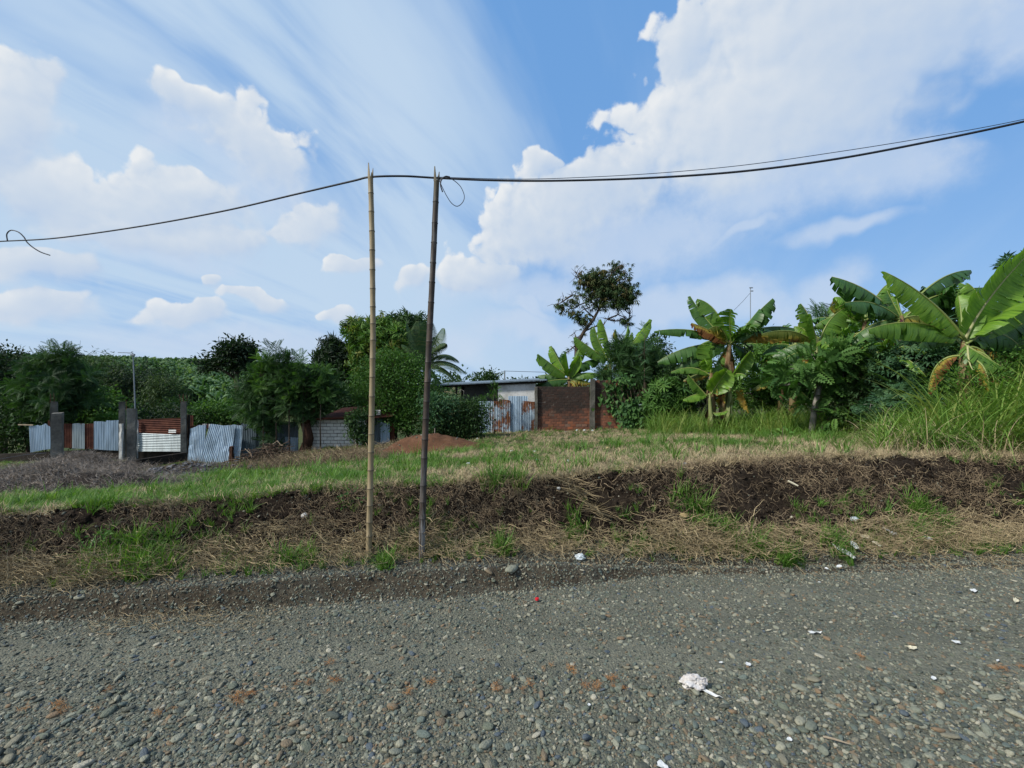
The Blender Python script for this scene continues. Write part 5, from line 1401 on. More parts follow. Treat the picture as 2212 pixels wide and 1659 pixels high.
tree('young_tree', 'feathery young plant growing in front of the white wall', 'plant', at(1068, 19.4), [B_(1068, 840, 12, 16, 19.4), B_(1058, 860, 18, 14, 19.4), B_(1074, 862, 12, 12, 19.4)], 90, None, 'leaf_mid', .26, T_pin, trunk=.025, cl=3, cr=.08, up=.5, shell=.2)
tree('tree', 'far bushy tree tops above the house roof', 'tree', at(1052, 38), [B_(1045, 822, 26, 12, 38), B_(1060, 815, 12, 10, 38)], 900, None, 'leaf_dark', .32, trunk=.1, cr=.28, cl=12)
tree('tree', 'low far trees on the skyline right of the service pole', 'tree', at(1170, 42), [B_(1150, 830, 50, 8, 42, 20), B_(1210, 828, 30, 9, 42, 20), B_(975, 826, 22, 6, 42, 20)], 1400, None, 'leaf_dark', .32, trunk=.1, cr=.28, cl=12)
# coconut palm
def coconut(px, py, Y, label, fr_):
    c = W(px, py, Y); b = np.array([c[0] + .3, Y, zt1(c[0], Y)]); root = empty('coconut_palm', b)
    mb = MB(); mb.tube([b, (b + c) / 2 + [-.1, 0, 0], c], [.2, .15, .12], 8, wob=.03); o = mb.build('trunk', MATS['bark'], root, True, loc=tuple(b)); o.location = (0, 0, 0)
    for (qx, qy, cxp, cyp, dy) in fr_:
        p2 = W(qx, qy, Y + dy); p1 = W(cxp, cyp, Y + dy * .5); n = 44
        t = np.linspace(0, 1, n)[:, None]; C = (1 - t) ** 2 * c + 2 * t * (1 - t) * p1 + t * t * p2; Tn = np.gradient(C, axis=0); Tn /= np.linalg.norm(Tn, axis=1)[:, None]
        S = np.cross(Tn, [0, 0, 1.]); S /= np.linalg.norm(S, axis=1)[:, None] + 1e-9
        mb = MB(); mb.tube(C, np.linspace(.04, .008, n), 4)
        L0 = np.linalg.norm(p2 - c)
        for i in range(4, n):
            l = L0 * .30 * math.sin(math.pi * min(1, (i / n) * .85 + .12)) ** .7
            for s_ in (-1, 1):
                d = S[i] * s_ * .75 + Tn[i] * .55 + np.array([0, 0, -.45]); d /= np.linalg.norm(d); e = Tn[i] * .021
                q = C[i] + d * l * .6; q2 = C[i] + d * l + [0, 0, -.35 * l]
                mb.add([C[i] - e, C[i] + e, q + e, q - e, q2], [(0, 1, 2, 3), (3, 2, 4)], rng.random())
        o = mb.build('frond', MATS['leaf_palm'], root, loc=tuple(b)); o.location = (0, 0, 0)
    tag(root, label, 'palm tree'); return root
leafmat('leaf_palm', (.02, .05, .014), (.035, .075, .02), (.08, .10, .03), .15)
coconut(918, 792, 26, 'coconut palm with drooping fronds behind the blackened pole',
        [(1003, 803, 960, 765, 0), (990, 780, 955, 748, .5), (962, 742, 940, 740, -.5), (985, 822, 955, 782, 0), (880, 700, 895, 740, 0), (905, 695, 908, 740, .6), (925, 690, 920, 740, -.6), (870, 745, 895, 755, 0), (955, 710, 935, 740, 1), (960, 860, 945, 800, 0), (880, 840, 895, 780, 0), (865, 790, 892, 760, .5)])
# leggy tree with bronze leaves
def leggy():
    Y = 24; b = W(1248, 860, Y); b[2] = zt1(b[0], Y); root = empty('leggy_tree', b)
    tag(root, 'tall bare-limbed tree with bronze tipped leaves rising over the brick wall', 'tree')
    mb = MB(); p = lambda x, y, d=0: W(x, y, Y + d)
    mb.tube([b, p(1244, 800), p(1246, 745), p(1262, 716), p(1282, 690), p(1294, 668)], [.15, .12, .11, .095, .08, .065], 8, wob=.05)
    br_ = [[(1262, 716), (1285, 706), (1304, 702), (1312, 690)], [(1294, 668), (1300, 640), (1310, 615), (1322, 590), (1340, 575)], [(1294, 668), (1275, 650), (1258, 640), (1236, 638)], [(1284, 688), (1262, 668), (1245, 680)],
           [(1300, 640), (1320, 630), (1345, 625), (1362, 620)], [(1294, 668), (1310, 655), (1330, 650)], [(1310, 615), (1295, 600), (1280, 595), (1262, 600)], [(1300, 640), (1280, 622), (1255, 615)], [(1236, 638), (1215, 652), (1203, 660)],
           [(1275, 650), (1250, 660), (1235, 668)], [(1312, 690), (1330, 694), (1350, 690)], [(1312, 690), (1335, 680), (1358, 690)], [(1246, 745), (1236, 752), (1224, 762)], [(1310, 615), (1330, 610), (1355, 600)], [(1330, 650), (1345, 665), (1360, 680)],
           [(1246, 745), (1245, 730), (1241, 720)], [(1255, 615), (1250, 600), (1245, 590)]]
    tips = []
    for B2 in br_:
        dz = rng.normal(0, .5)
        P = [p(x, y, dz * i / 3) for i, (x, y) in enumerate(B2)]
        mb.tube(P, np.linspace(.05, .016, len(P)), 5, wob=.05); tips += P[1:]
        for q in P[1:]:
            for _ in range(6):
                e = q + rng.normal(0, .22, 3) + [0, 0, .08]; mb.tube([q, (q + e) / 2 + rng.normal(0, .05, 3), e], [.018, .012, .006], 4); tips.append(e)
    o = mb.build('trunk', MATS['bark'], root, True, loc=tuple(b)); o.location = (0, 0, 0)
    # leaf clusters where the photo shows them
    bl = [(1290, 610, 45, 28), (1330, 625, 42, 30), (1340, 580, 20, 14), (1300, 640, 40, 22), (1345, 650, 28, 18), (1215, 660, 18, 8), (1238, 650, 14, 10), (1262, 690, 20, 12), (1248, 740, 6, 12), (1240, 680, 20, 8), (1350, 692, 20, 8), (1275, 600, 22, 18), (1358, 640, 14, 18)]
    P, D, T, CL = crown_pts([B_(a_, b_, c_, d_, Y, 30 if c_ > 25 else 10) for (a_, b_, c_, d_) in bl], 1350, 3, .17, .1)
    V, F, tn = stamp(T_wh_droop[0], T_wh_droop[1], P - b, basis(D * .4 + [0, 0, .9], rng.normal(0, .6, len(P))), .20 * rng.uniform(.6, 1.3, len(P)), T)
    obj('crown', mesh_np('crown', V, F, [MATS['leaf_bronze']], False, {'tone': tn}), root)
leggy()
# bushes over the brick wall and creeper
tree('feathery_bush', 'tall feathery bush with dark fronds over the right end of the brick wall', 'bush', at(1370, 20.8), [B_(1325, 795, 26, 36, 20.8), B_(1372, 790, 38, 40, 20.8), B_(1360, 835, 40, 34, 20.6), B_(1405, 790, 24, 40, 20.8), B_(1350, 755, 18, 18, 20.8)], 300, None, 'leaf_feather', .42, T_plume, trunk=.08, cl=2, cr=.14, up=.9, shell=.45)
tree('feathery_shoot', 'slender feathery shoot rising beside the upright banana leaf', 'shoot', at(1392, 19.7), [B_(1393, 720, 6, 24, 19.7, 6), B_(1392, 760, 14, 24, 19.7, 10)], 90, None, 'leaf_blue', .26, T_pin, trunk=.02, cl=3, cr=.06, up=.5, shell=.2)
tree('tree', 'dark bushy tree behind the feathery bush', 'tree', at(1410, 24), [B_(1410, 760, 28, 30, 24), B_(1425, 790, 26, 26, 24), B_(1395, 790, 30, 30, 24)], 3500, None, 'leaf_dark', .2, trunk=.1, cr=.22)
tree('shrub', 'bright whorled shrub right of the creeper', 'shrub', at(1450, 18.4), [B_(1445, 850, 32, 26, 18.4), B_(1470, 870, 26, 22, 18.4), B_(1420, 870, 20, 20, 18.4)], 700, None, 'leaf_mid', .28, T_wh, trunk=.06, cl=6, cr=.12, up=.3)
def creeper():
    b = W(1375, 930, 19.4); b[2] = zt1(b[0], 19.4); root = empty('creeper', b); tag(root, 'heart-leaved creeper climbing over the right end of the brick wall', 'creeper')
    P = []
    for (cx, cy, rx, ry, n) in ((1385, 895, 42, 30, 900), (1400, 870, 30, 25, 350), (1360, 900, 18, 30, 260), (1334, 845, 10, 30, 60), (1308, 862, 14, 10, 40), (1325, 885, 8, 14, 40), (1318, 835, 12, 20, 60), (1430, 900, 25, 20, 250), (1350, 820, 18, 16, 70)):
        t = rng.normal(size=(n, 2)) * .55
        for q in t: P.append(W(cx + q[0] * rx, cy + q[1] * ry, 19.85 - rng.random() * (.12 if cx < 1345 else .7)))
    P = np.array(P); P[:, 2] = np.maximum(P[:, 2], zt(P[:, 0], P[:, 1]) + .05)
    D = np.tile([0, -.25, -1.], (len(P), 1)) + rng.normal(0, .35, (len(P), 3))
    V, F, tn = stamp(T_heart[0], T_heart[1], P - b, basis(D, rng.normal(0, .4, len(P))), .15 * rng.uniform(.6, 1.3, len(P)), rng.random(len(P)))
    obj('foliage', mesh_np('foliage', V, F, [MATS['leaf_ivy']], False, {'tone': tn}), root)
    mb = MB()
    for k in range(14):
        a = W(1350 + k * 5, 925, 19.5); mb.tube([a, W(1340 + k * 5, 890, 19.7), W(1318 + k * 7, 850 - (k % 4) * 8, 19.8)], .012, 4)
    o = mb.build('stem', MATS['twig'], root, loc=tuple(b)); o.location = (0, 0, 0)
creeper()
# mass of greenery behind the bananas on the right
def mass(px, Y, bl, n, m_, label, tpl=T_leaf, size=.16, cl=24, cr=.22, cat='shrub', name='shrub', up=.2, trunk=.07, bark='bark', **k):
    return tree(name, label, cat, at(px, Y), [B_(*b, Y) for b in bl], n, None, m_, size, tpl, trunk=trunk, cl=cl, cr=cr, up=up, bark=bark, **k)
mass(1660, 18.2, [(1650, 800, 45, 50), (1620, 850, 50, 40), (1690, 850, 40, 50), (1680, 780, 40, 30)], 9000, 'leaf_bright', 'dense leafy thicket behind the first banana clump')
mass(1500, 19.5, [(1490, 840, 45, 35), (1470, 810, 35, 30), (1540, 830, 40, 40)], 7000, 'leaf_dark', 'dark thicket between the creeper and the banana trunks')
mass(1800, 16.5, [(1780, 760, 45, 40), (1830, 740, 45, 40), (1860, 790, 55, 50), (1790, 820, 55, 50)], 11000, 'leaf_mid', 'deep green thicket behind the second banana plant')
mass(1980, 15.5, [(1930, 760, 50, 60), (1990, 740, 50, 60), (2050, 770, 50, 70), (1960, 830, 60, 50)], 12000, 'leaf_dark', 'deep green thicket below the tallest banana leaves')
mass(2160, 14.5, [(2120, 780, 50, 60), (2190, 760, 60, 70), (2230, 720, 60, 80), (2150, 840, 60, 50)], 12000, 'leaf_mid', 'deep green thicket at the right edge of the photo')
mass(2210, 17, [(2205, 600, 32, 42), (2250, 640, 50, 70), (2190, 650, 22, 20)], 500, 'leaf_blue', 'tall tree with hand-shaped leaf clusters at the right edge', T_palm, .32, 5, .2, 'tree', 'tree', .3, .12)
mass(1782, 19, [(1782, 672, 22, 10), (1770, 690, 26, 10), (1800, 684, 16, 10)], 120, 'leaf_blue', 'small tree top with radiating leaflets behind the second banana plant', T_pin, .5, 4, .1, 'tree', 'tree', .4, .08)
mass(1985, 16.5, [(1990, 664, 12, 10), (1965, 690, 20, 10), (1925, 700, 20, 12)], 90, 'leaf_blue', 'dark leaf tuft peeping between the large banana leaves', T_pin, .4, 4, .1, 'tree', 'tree', .4, .08)
mass(1630, 22, [(1600, 762, 40, 26), (1640, 745, 30, 24)], 2600, 'leaf_dark', 'bushy tree behind the fruiting banana plant')
mass(2420, 15, [(2400, 780, 80, 90), (2480, 800, 80, 80)], 9000, 'leaf_mid', 'leafy thicket continuing past the right edge of the view')
mass(-260, 24, [(-260, 840, 110, 90), (-160, 880, 90, 60)], 9000, 'leaf_dark', 'dark tree continuing past the left edge of the view', cat='tree', name='tree')
# foreground young trees
mass(1752, 13.0, [(1750, 785, 48, 26), (1800, 775, 42, 28), (1715, 810, 40, 22), (1830, 800, 40, 30), (1690, 828, 26, 14), (1800, 822, 30, 14)], 520, 'leaf_mid', 'young tree with a pale leaning trunk and broad compound leaves', T_pin_big, .42, 5, .16, 'tree', 'young_tree', .1, .075, 'pale_bark', forks=tuple(W(1770, 832, 13.0)))
mass(1775, 12.8, [(1790, 905, 18, 12), (1745, 880, 20, 14), (1800, 870, 20, 14)], 60, 'leaf_mid', 'low side shoots with compound leaves at the young tree foot', T_pin_big, .30, 4, .1, 'shoot', 'leafy_shoot', .1, .02)
mass(1935, 11.5, [(1920, 890, 45, 18), (1960, 865, 45, 30), (1890, 880, 28, 18), (1985, 890, 26, 16)], 420, 'leaf_blue', 'cassava shrub with thin pale stem and hand-shaped leaves', T_palm, .17, 4, .12, 'shrub', 'cassava_plant', .3, .03, 'pale_bark')
mass(1960, 12.5, [(1960, 760, 50, 35), (2010, 740, 40, 30), (1990, 800, 60, 45), (1920, 810, 40, 40), (2050, 800, 45, 40)], 900, 'leaf_blue', 'tall bluish cassava shrub in front of the big banana plant', T_palm, .22, 5, .15, 'shrub', 'cassava_plant', .3, .04, 'pale_bark')
mass(1850, 12.8, [(1850, 850, 35, 30), (1880, 800, 35, 40), (1830, 890, 35, 25)], 3600, 'leaf_dark', 'dark bush between the young tree and the cassava', size=.10, cr=.14)
mass(2120, 10.5, [(2100, 830, 60, 40), (2180, 820, 60, 50), (2230, 800, 60, 60)], 5200, 'leaf_bright', 'leafy undergrowth behind the tall grass at the right edge', size=.09, cr=.15)
tree('seedling', 'small bright seedling with wide leaves on the open field', 'plant', at(1690, 12.2), [B_(1690, 937, 14, 5, 12.2, 10)], 26, None, 'leaf_bright', .2, T_leaf, trunk=.01, cl=4, cr=.08, limbs=False)
# creeping weed leaves on the bank
for (px, py, Yv, n, lb) in ((240, 1165, 5.55, 60, 'small broad-leaved weed on the left part of the bank'), (375, 1160, 5.75, 40, 'trailing green weed halfway along the left bank'), (760, 1075, 6.3, 60, 'green creeping weed on the bank top by the pale pole')):
    c = W(px, py, Yv); tree('weed', lb, 'weed', (c[0], c[1]), [((c[0], c[1] - .05, c[2]), (.14, .08, .12))], n, None, 'leaf_mid', .055, T_leaf, trunk=.006, cl=6, cr=.05, limbs=False)

# ------------------------------------------------------------------ banana plants
def bez(P0, P1, P2, t): t = t[:, None]; return (1 - t) ** 2 * P0 + 2 * t * (1 - t) * P1 + t * t * P2
def leaf_mesh(P0, P1, P2, width, roll=0., fold=.5, tear=.5, pet=.10, m_='banana_green', nseg=11, rib='midrib', sides=(1, 1), ribr=.022):
    P0, P1, P2 = map(np.array, (P0, P1, P2)); Ln = np.linalg.norm(P1 - P0) + np.linalg.norm(P2 - P1)
    cuts = np.sort(np.concatenate([[pet], pet + (1 - pet) * (np.arange(1, nseg) / nseg + rng.normal(0, .02, nseg - 1)), [1.]]))
    V = []; F = []; E = []; A = []; G = []; mi = []
    for s_, on in zip((-1, 1), sides):
        if not on: continue
        for k in range(nseg):
            t0, t1 = cuts[k], cuts[k + 1]
            torn = rng.random() < tear; dphi = rng.normal(0, .30 if torn else .07); g = rng.uniform(.06, .3) if torn else 0.; wk = rng.uniform(.8, 1.03) if torn else 1.
            ts = np.array([t0, (t0 + t1) / 2, t1]); C = bez(P0, P1, P2, ts); Tn = 2 * (1 - ts)[:, None] * (P1 - P0) + 2 * ts[:, None] * (P2 - P1); Tn /= np.linalg.norm(Tn, axis=1)[:, None]
            S = np.cross(Tn, [0, 0, 1.]); S /= np.linalg.norm(S, axis=1)[:, None] + 1e-6; U = np.cross(S, Tn)
            cr_, sr = math.cos(roll), math.sin(roll); S2 = S * cr_ + U * sr; U2 = U * cr_ - S * sr
            b = len(V)
            for i in range(3):
                u = (ts[i] - pet) / (1 - pet); w = width * .84 * (math.sin(math.pi * min(1, u * .86 + .09)) ** .55) * (1 if u < .93 else .72) * wk
                for j, q in enumerate((0., .3, .65, 1.)):
                    ph = fold + dphi * q + .35 * q * q
                    sh = (g * (1 - i) * q * (t1 - t0) * Ln * .5)
                    V.append(C[i] + (S2[i] * s_ * math.cos(ph) - U2[i] * math.sin(ph)) * w * q + Tn[i] * (sh + .16 * w * q) + rng.normal(0, .004, 3) * q)
                    E.append(q); A.append(ts[i] * Ln * .5); G.append(rng.random() * .02 + P0[0])
            for i in range(2):
                for j in range(3): F.append((b + i * 4 + j, b + i * 4 + j + 1, b + (i + 1) * 4 + j + 1, b + (i + 1) * 4 + j)); mi.append(0)
    mb = MB(); ts = np.linspace(0, 1, 12); C = bez(P0, P1, P2, ts)
    mb.tube(C, np.linspace(ribr * 1.4, ribr * .25, 12), 5)
    return np.array(V), F, E, A, G, mi, mb
def add_leaf(root, base, spec, name='leaf', label=None):
    P0, P1, P2, width, kw = spec
    V, F, E, A, G, mi, rb = leaf_mesh(P0, P1, P2, width, **{k: v for k, v in kw.items() if k not in ('m_', 'rib')})
    me = mesh_np(name, V - base, F, [MATS[kw.get('m_', 'banana_green')]], True, {'edge': E, 'along': A, 'tone': G})
    o = obj(name, me, root)
    obj('midrib', mesh_np('midrib', rb.V[0] - base, rb.F, [MATS[kw.get('rib', 'midrib')]], True), o)
    if label: o['label'] = label
    return o
def banana(label, px, pybase, Y, crown, leaves, stems=None, r0=.13, m_stem='banana_stem', group='banana plants', auto=0, autoL=1.8, extra=None, lowest=-.3):
    b = W(px, pybase, Y) if pybase else np.array([*at(px, Y), 0.]); b[2] = zt1(b[0], b[1]) - .05
    root = empty('banana_plant', b); tag(root, label, 'banana plant', group)
    c = W(crown[0], crown[1], Y)
    mb = MB(); mb.tube([b, b * .6 + c * .4 + rng.normal(0, .04, 3) * [1, 1, 0], b * .15 + c * .85, c + [0, 0, .1]], [r0 * 1.15, r0, r0 * .7, r0 * .35], 12, wob=.05)
    for k in range(9):      # dry sheath flaps
        t = rng.uniform(.15, .8); q = b * (1 - t) + c * t; a = rng.random() * 6.28; d = np.array([math.cos(a), math.sin(a), 0]); s_ = np.array([-d[1], d[0], 0]); L = rng.uniform(.2, .55)
        mb.add([q + d * r0 * .9 - s_ * .06, q + d * r0 * .9 + s_ * .06, q + d * r0 * 1.5 + s_ * .04 - [0, 0, L * .6], q + d * r0 * 1.35 - s_ * .02 - [0, 0, L]], [(0, 1, 2, 3)])
    o = mb.build('pseudostem', MATS[m_stem], root, True, loc=tuple(b)); o.location = (0, 0, 0)
    for lf in leaves:
        (x1, y1), (x2, y2), width, kw = lf[:4]; dy = kw.pop('dy', rng.normal(0, .25)); org = kw.pop('o', None); lab = kw.pop('label', None)
        P0 = (W(org[0], org[1], Y - .03) if org else c + rng.normal(0, .03, 3)); P1 = W(x1, y1, Y + dy * .5); P2 = W(x2, y2, Y + dy)
        add_leaf(root, b, (P0, P1, P2, width, kw), label=lab)
    for k in range(auto):
        az = k * 2.4 + rng.normal(0, .3); el = rng.uniform(lowest, 1.3); L = autoL * rng.uniform(.75, 1.1)
        d = np.array([math.cos(az) * math.cos(el), math.sin(az) * math.cos(el), math.sin(el)])
        P1 = c + np.array([d[0], d[1], d[2] + .35]) * L * .5; P2 = c + d * L + [0, 0, -.45 * L * (1.2 - el * .6)]
        add_leaf(root, b, (c, P1, P2, L * .27, dict(fold=rng.uniform(.1, .9), tear=.75, m_=rng.choice(['banana_green', 'banana_dark', 'banana_bright', 'banana_bright', 'banana_yellow'], p=[.3, .2, .25, .18, .07]), roll=rng.normal(0, .3))))
    if r0 > .1:      # dead leaves hanging round the stem
        for k in range(4):
            az = rng.random() * 6.28; d = np.array([math.cos(az), math.sin(az), 0]); L = rng.uniform(.6, 1.1)
            P0 = c - [0, 0, .1 + .1 * k]; P1 = P0 + d * L * .55 + [0, 0, .12]; P2 = P0 + d * L * .6 - [0, 0, L * rng.uniform(.6, 1.)]
            add_leaf(root, b, (P0, P1, P2, .3, dict(fold=1.25, tear=.95, m_=rng.choice(['banana_brown', 'banana_old', 'banana_brown']), nseg=9)), label='dead brown hanging leaf')
    return root, b, c
G = lambda **k: k
# first clump: tall plant, small suckers
r, b, c = banana('tallest stem of the first banana clump, torn leaves and brown hanging ones', 1557, 935, 16, (1577, 742), [
    ((1552, 655), (1506, 646), .62, G(fold=.95, tear=.35, m_='banana_green', roll=.15)),
    ((1520, 690), (1491, 640), .42, G(fold=1.1, tear=.6, m_='banana_dark')),
    ((1505, 700), (1413, 716), .34, G(fold=1.15, tear=.45, m_='banana_dark')),
    ((1618, 690), (1669, 645), .62, G(fold=1.0, tear=.4, m_='banana_dark', roll=-.1)),
    ((1575, 700), (1578, 668), .62, G(fold=.3, tear=.3, m_='banana_green', roll=.5, dy=-.7)),
    ((1615, 700), (1640, 668), .60, G(fold=.6, tear=.3, m_='banana_dark', dy=-.5)),
    ((1545, 715), (1494, 698), .42, G(fold=1.1, tear=.9, m_='banana_brown', label='brown shredded leaf')),
    ((1560, 690), (1530, 712), .45, G(fold=1.1, tear=.9, m_='banana_yellow', dy=-.4)),
    ((1620, 700), (1690, 738), .42, G(fold=1.2, tear=.7, m_='banana_old', label='yellow leaf with brown edge', dy=-.4)),
    ((1660, 682), (1752, 722), .50, G(fold=1.1, tear=.4, m_='banana_dark', dy=.4)),
    ((1490, 735), (1420, 782), .55, G(fold=1.0, tear=.35, m_='banana_dark')),
    ((1505, 760), (1458, 796), .45, G(fold=1.1, tear=.35, m_='banana_dark', dy=.5)),
    ((1610, 745), (1640, 800), .5, G(fold=1.0, tear=.4, m_='banana_dark', dy=.5)),
    ((1560, 760), (1525, 830), .4, G(fold=1.1, tear=.6, m_='banana_green', dy=.5)),
], r0=.14, auto=3, autoL=1.5)
mb = MB(); fp = W(1618, 770, 15.9)
mb.tube([c, W(1602, 738, 15.9), W(1617, 750, 15.9), fp, W(1620, 800, 15.9)], [.04, .035, .035, .03, .02], 6)
for k in range(70):
    a = rng.random() * 6.28; z = rng.uniform(-.16, .30); d = np.array([math.cos(a), math.sin(a), 0]); q = fp + [0, 0, z]
    mb.tube([q + d * .05, q + d * .13 + [0, 0, .03], q + d * .15 + [0, 0, .12]], [.016, .02, .010], 5)
o = mb.build('fruit_bunch', MATS['fruit_green'], r, True, loc=tuple(b)); o.location = (0, 0, 0)
r, b, c = banana('short brown left stem of the first banana clump with a pale upright leaf', 1535, 935, 15.8, (1536, 812), [
    ((1532, 780), (1521, 776), .40, G(fold=.5, tear=.1, m_='banana_bright', dy=-.2)),
    ((1500, 782), (1449, 804), .26, G(fold=.9, tear=.2, m_='banana_green')),
    ((1537, 770), (1538, 742), .66, G(fold=.25, tear=.2, m_='banana_green', roll=1.2, dy=-.3)),
    ((1555, 790), (1572, 802), .3, G(fold=.8, tear=.2, m_='banana_dark')),
    ((1515, 800), (1476, 822), .3, G(fold=.9, tear=.6, m_='banana_yellow', dy=.4)),
], r0=.13)
r, b, c = banana('low sucker with one broad bright leaf in the first banana clump', 1541, 934, 15.6, (1532, 856), [
    ((1548, 830), (1573, 799), .52, G(fold=.15, tear=.12, m_='banana_bright', roll=1.1, dy=-.3)),
    ((1508, 845), (1475, 864), .30, G(fold=.8, tear=.15, m_='banana_bright')),
    ((1510, 838), (1487, 810), .34, G(fold=.4, tear=.1, m_='banana_green', roll=.6)),
    ((1550, 895), (1572, 888), .14, G(o=(1540, 893), fold=.5, tear=.1, m_='banana_bright', dy=-.2)),
], r0=.08, m_stem='banana_stem_green')
r, b, c = banana('thin pale right stem of the first banana clump with a hanging orange leaf', 1568, 934, 15.7, (1577, 820), [
    ((1595, 790), (1622, 760), .40, G(fold=.3, tear=.1, m_='banana_bright', roll=.9, dy=-.2)),
    ((1560, 790), (1553, 788), .4, G(fold=.5, tear=.2, m_='banana_green')),
    ((1590, 800), (1612, 812), .3, G(fold=.8, tear=.3, m_='banana_green')),
    ((1606, 838), (1618, 893), .30, G(o=(1584, 846), fold=.5, tear=.8, m_='banana_old', dy=-.3, roll=.9, label='hanging orange leaf with black tears')),
], r0=.085, m_stem='banana_stem_green')
# second plant
r, b, c = banana('slender banana plant with a folded upright leaf behind the young tree', 1768, 940, 14.2, (1763, 745), [
    ((1757, 690), (1730, 656), .42, G(fold=.9, tear=.2, m_='banana_green', rib='midrib_pale')),
    ((1756, 710), (1752, 680), .42, G(fold=.2, tear=.05, m_='banana_bright', roll=1.2, dy=-.3, rib='midrib_pale')),
    ((1785, 680), (1830, 665), .62, G(fold=1.0, tear=.35, m_='banana_green')),
    ((1720, 700), (1645, 722), .40, G(fold=1.2, tear=.4, m_='banana_yellow', label='yellowing drooping leaf')),
    ((1715, 745), (1658, 806), .52, G(o=(1760, 768), fold=.95, tear=.35, m_='banana_dark')),
    ((1725, 730), (1668, 770), .50, G(fold=1.0, tear=.5, m_='banana_dark', dy=.6)),
    ((1800, 715), (1850, 742), .42, G(fold=1.0, tear=.3, m_='banana_dark')),
    ((1800, 735), (1836, 770), .38, G(fold=.9, tear=.3, m_='banana_green', dy=.4)),
    ((1730, 760), (1700, 800), .38, G(fold=.9, tear=.3, m_='banana_bright', dy=.3)),
], r0=.11, m_stem='banana_stem_green', auto=3, autoL=1.3)
# third
r, b, c = banana('banana plant with a purple flower bud and wide torn leaf to the left', 1948, 900, 13, (1947, 690), [
    ((1885, 618), (1797, 598), .62, G(fold=.95, tear=.5, m_='banana_dark', rib='midrib_pale')),
    ((1890, 640), (1824, 655), .50, G(fold=1.0, tear=.4, m_='banana_dark')),
    ((1926, 650), (1916, 628), .50, G(fold=.8, tear=.6, m_='banana_green')),
    ((1940, 660), (1935, 640), .3, G(fold=.3, tear=.1, m_='banana_bright', roll=.8)),
    ((1975, 670), (2040, 700), .42, G(fold=1.1, tear=.4, m_='banana_yellow')),
    ((1915, 690), (1850, 730), .45, G(fold=.9, tear=.4, m_='banana_dark', dy=.5)),
    ((2040, 585), (2097, 584), .55, G(o=(1985, 640), fold=1.0, tear=.55, m_='banana_dark', dy=.6)),
    ((2050, 620), (2140, 622), .58, G(o=(1990, 655), fold=1.15, tear=.35, m_='banana_dark', dy=.5)),
    ((1875, 690), (1820, 752), .5, G(fold=.9, tear=.4, m_='banana_dark', dy=.7)),
    ((2000, 650), (2020, 610), .5, G(fold=.7, tear=.4, m_='banana_green', dy=1.)),
], r0=.13)
mb = MB(); q = W(1945, 728, 12.8); mb.tube([c, W(1946, 705, 12.8), q, q - [0, 0, .1], q - [0, 0, .2], q - [0, 0, .28]], [.03, .025, .05, .075, .05, .01], 8); o = mb.build('flower_bud', MATS['purple_bud'], r, True, loc=tuple(b)); o.location = (0, 0, 0)
r, b, c = banana('low banana plant with a steep dark leaf and bright midrib right of the young tree', 1892, 900, 13.4, (1890, 815), [
    ((1895, 770), (1920, 722), .50, G(fold=.7, tear=.15, m_='banana_dark', roll=-.9, rib='midrib_pale')),
    ((1850, 735), (1810, 762), .40, G(o=(1880, 740), fold=.9, tear=.5, m_='banana_yellow')),
    ((1862, 720), (1872, 702), .36, G(o=(1860, 745), fold=.15, tear=.05, m_='banana_bright', roll=1.2)),
    ((1850, 800), (1806, 850), .45, G(fold=.8, tear=.2, m_='banana_green')),
    ((1905, 790), (1945, 780), .45, G(fold=.6, tear=.2, m_='banana_green', roll=.4)),
    ((1880, 840), (1862, 870), .24, G(fold=.6, tear=.2, m_='banana_bright')),
], r0=.10)
# big right plant
r, b, c = banana('largest banana plant with huge bright leaves near the right edge', 2084, 850, 10.6, (2083, 742), [
    ((2112, 660), (2225, 545), .74, G(fold=-.05, tear=.04, m_='banana_bright', roll=1.15, dy=-.3, nseg=14, rib='midrib_pale', ribr=.03)),
    ((2020, 640), (1912, 588), .54, G(fold=.35, tear=.06, m_='banana_bright', roll=1.0, dy=-.3, nseg=14, ribr=.028)),
    ((1985, 672), (1876, 712), .52, G(fold=1.15, tear=.2, m_='banana_green', dy=.1, nseg=14)),
    ((2150, 660), (2260, 632), .62, G(fold=.5, tear=.1, m_='banana_bright', roll=.7, nseg=14)),
    ((2150, 690), (2206, 752), .60, G(fold=1.2, tear=.3, m_='banana_dark', rib='midrib_pale', dy=.1)),
    ((2090, 790), (2104, 802), .20, G(fold=1.3, tear=.1, m_='banana_green', rib='midrib_pale', dy=-.5)),
    ((2110, 760), (2168, 795), .48, G(fold=.7, tear=.3, m_='banana_green')),
    ((2080, 680), (2070, 640), .50, G(fold=.4, tear=.1, m_='banana_bright', roll=.9, dy=.4)),
    ((2160, 700), (2250, 715), .6, G(fold=.9, tear=.3, m_='banana_green', dy=.7)),
    ((2040, 700), (1985, 745), .45, G(fold=.9, tear=.3, m_='banana_dark', dy=.8)),
], r0=.13, m_stem='banana_stem')
r, b, c = banana('banana plant behind the huge one, its curled leaf top showing', 2130, 800, 12.5, (2135, 700), [
    ((2120, 630), (2090, 612), .5, G(fold=.5, tear=.3, m_='banana_bright', roll=.9)),
    ((2190, 640), (2260, 660), .6, G(fold=.9, tear=.3, m_='banana_green')),
    ((2170, 690), (2240, 730), .6, G(fold=.9, tear=.3, m_='banana_dark')),
], auto=6, autoL=1.6)
r, b, c = banana('banana plant running off the right edge of the photo', 2250, 800, 11, (2240, 690), [
    ((2200, 650), (2150, 690), .6, G(fold=.9, tear=.3, m_='banana_bright')),
    ((2180, 700), (2130, 750), .5, G(fold=.9, tear=.3, m_='banana_dark')),
], auto=6, autoL=1.6)
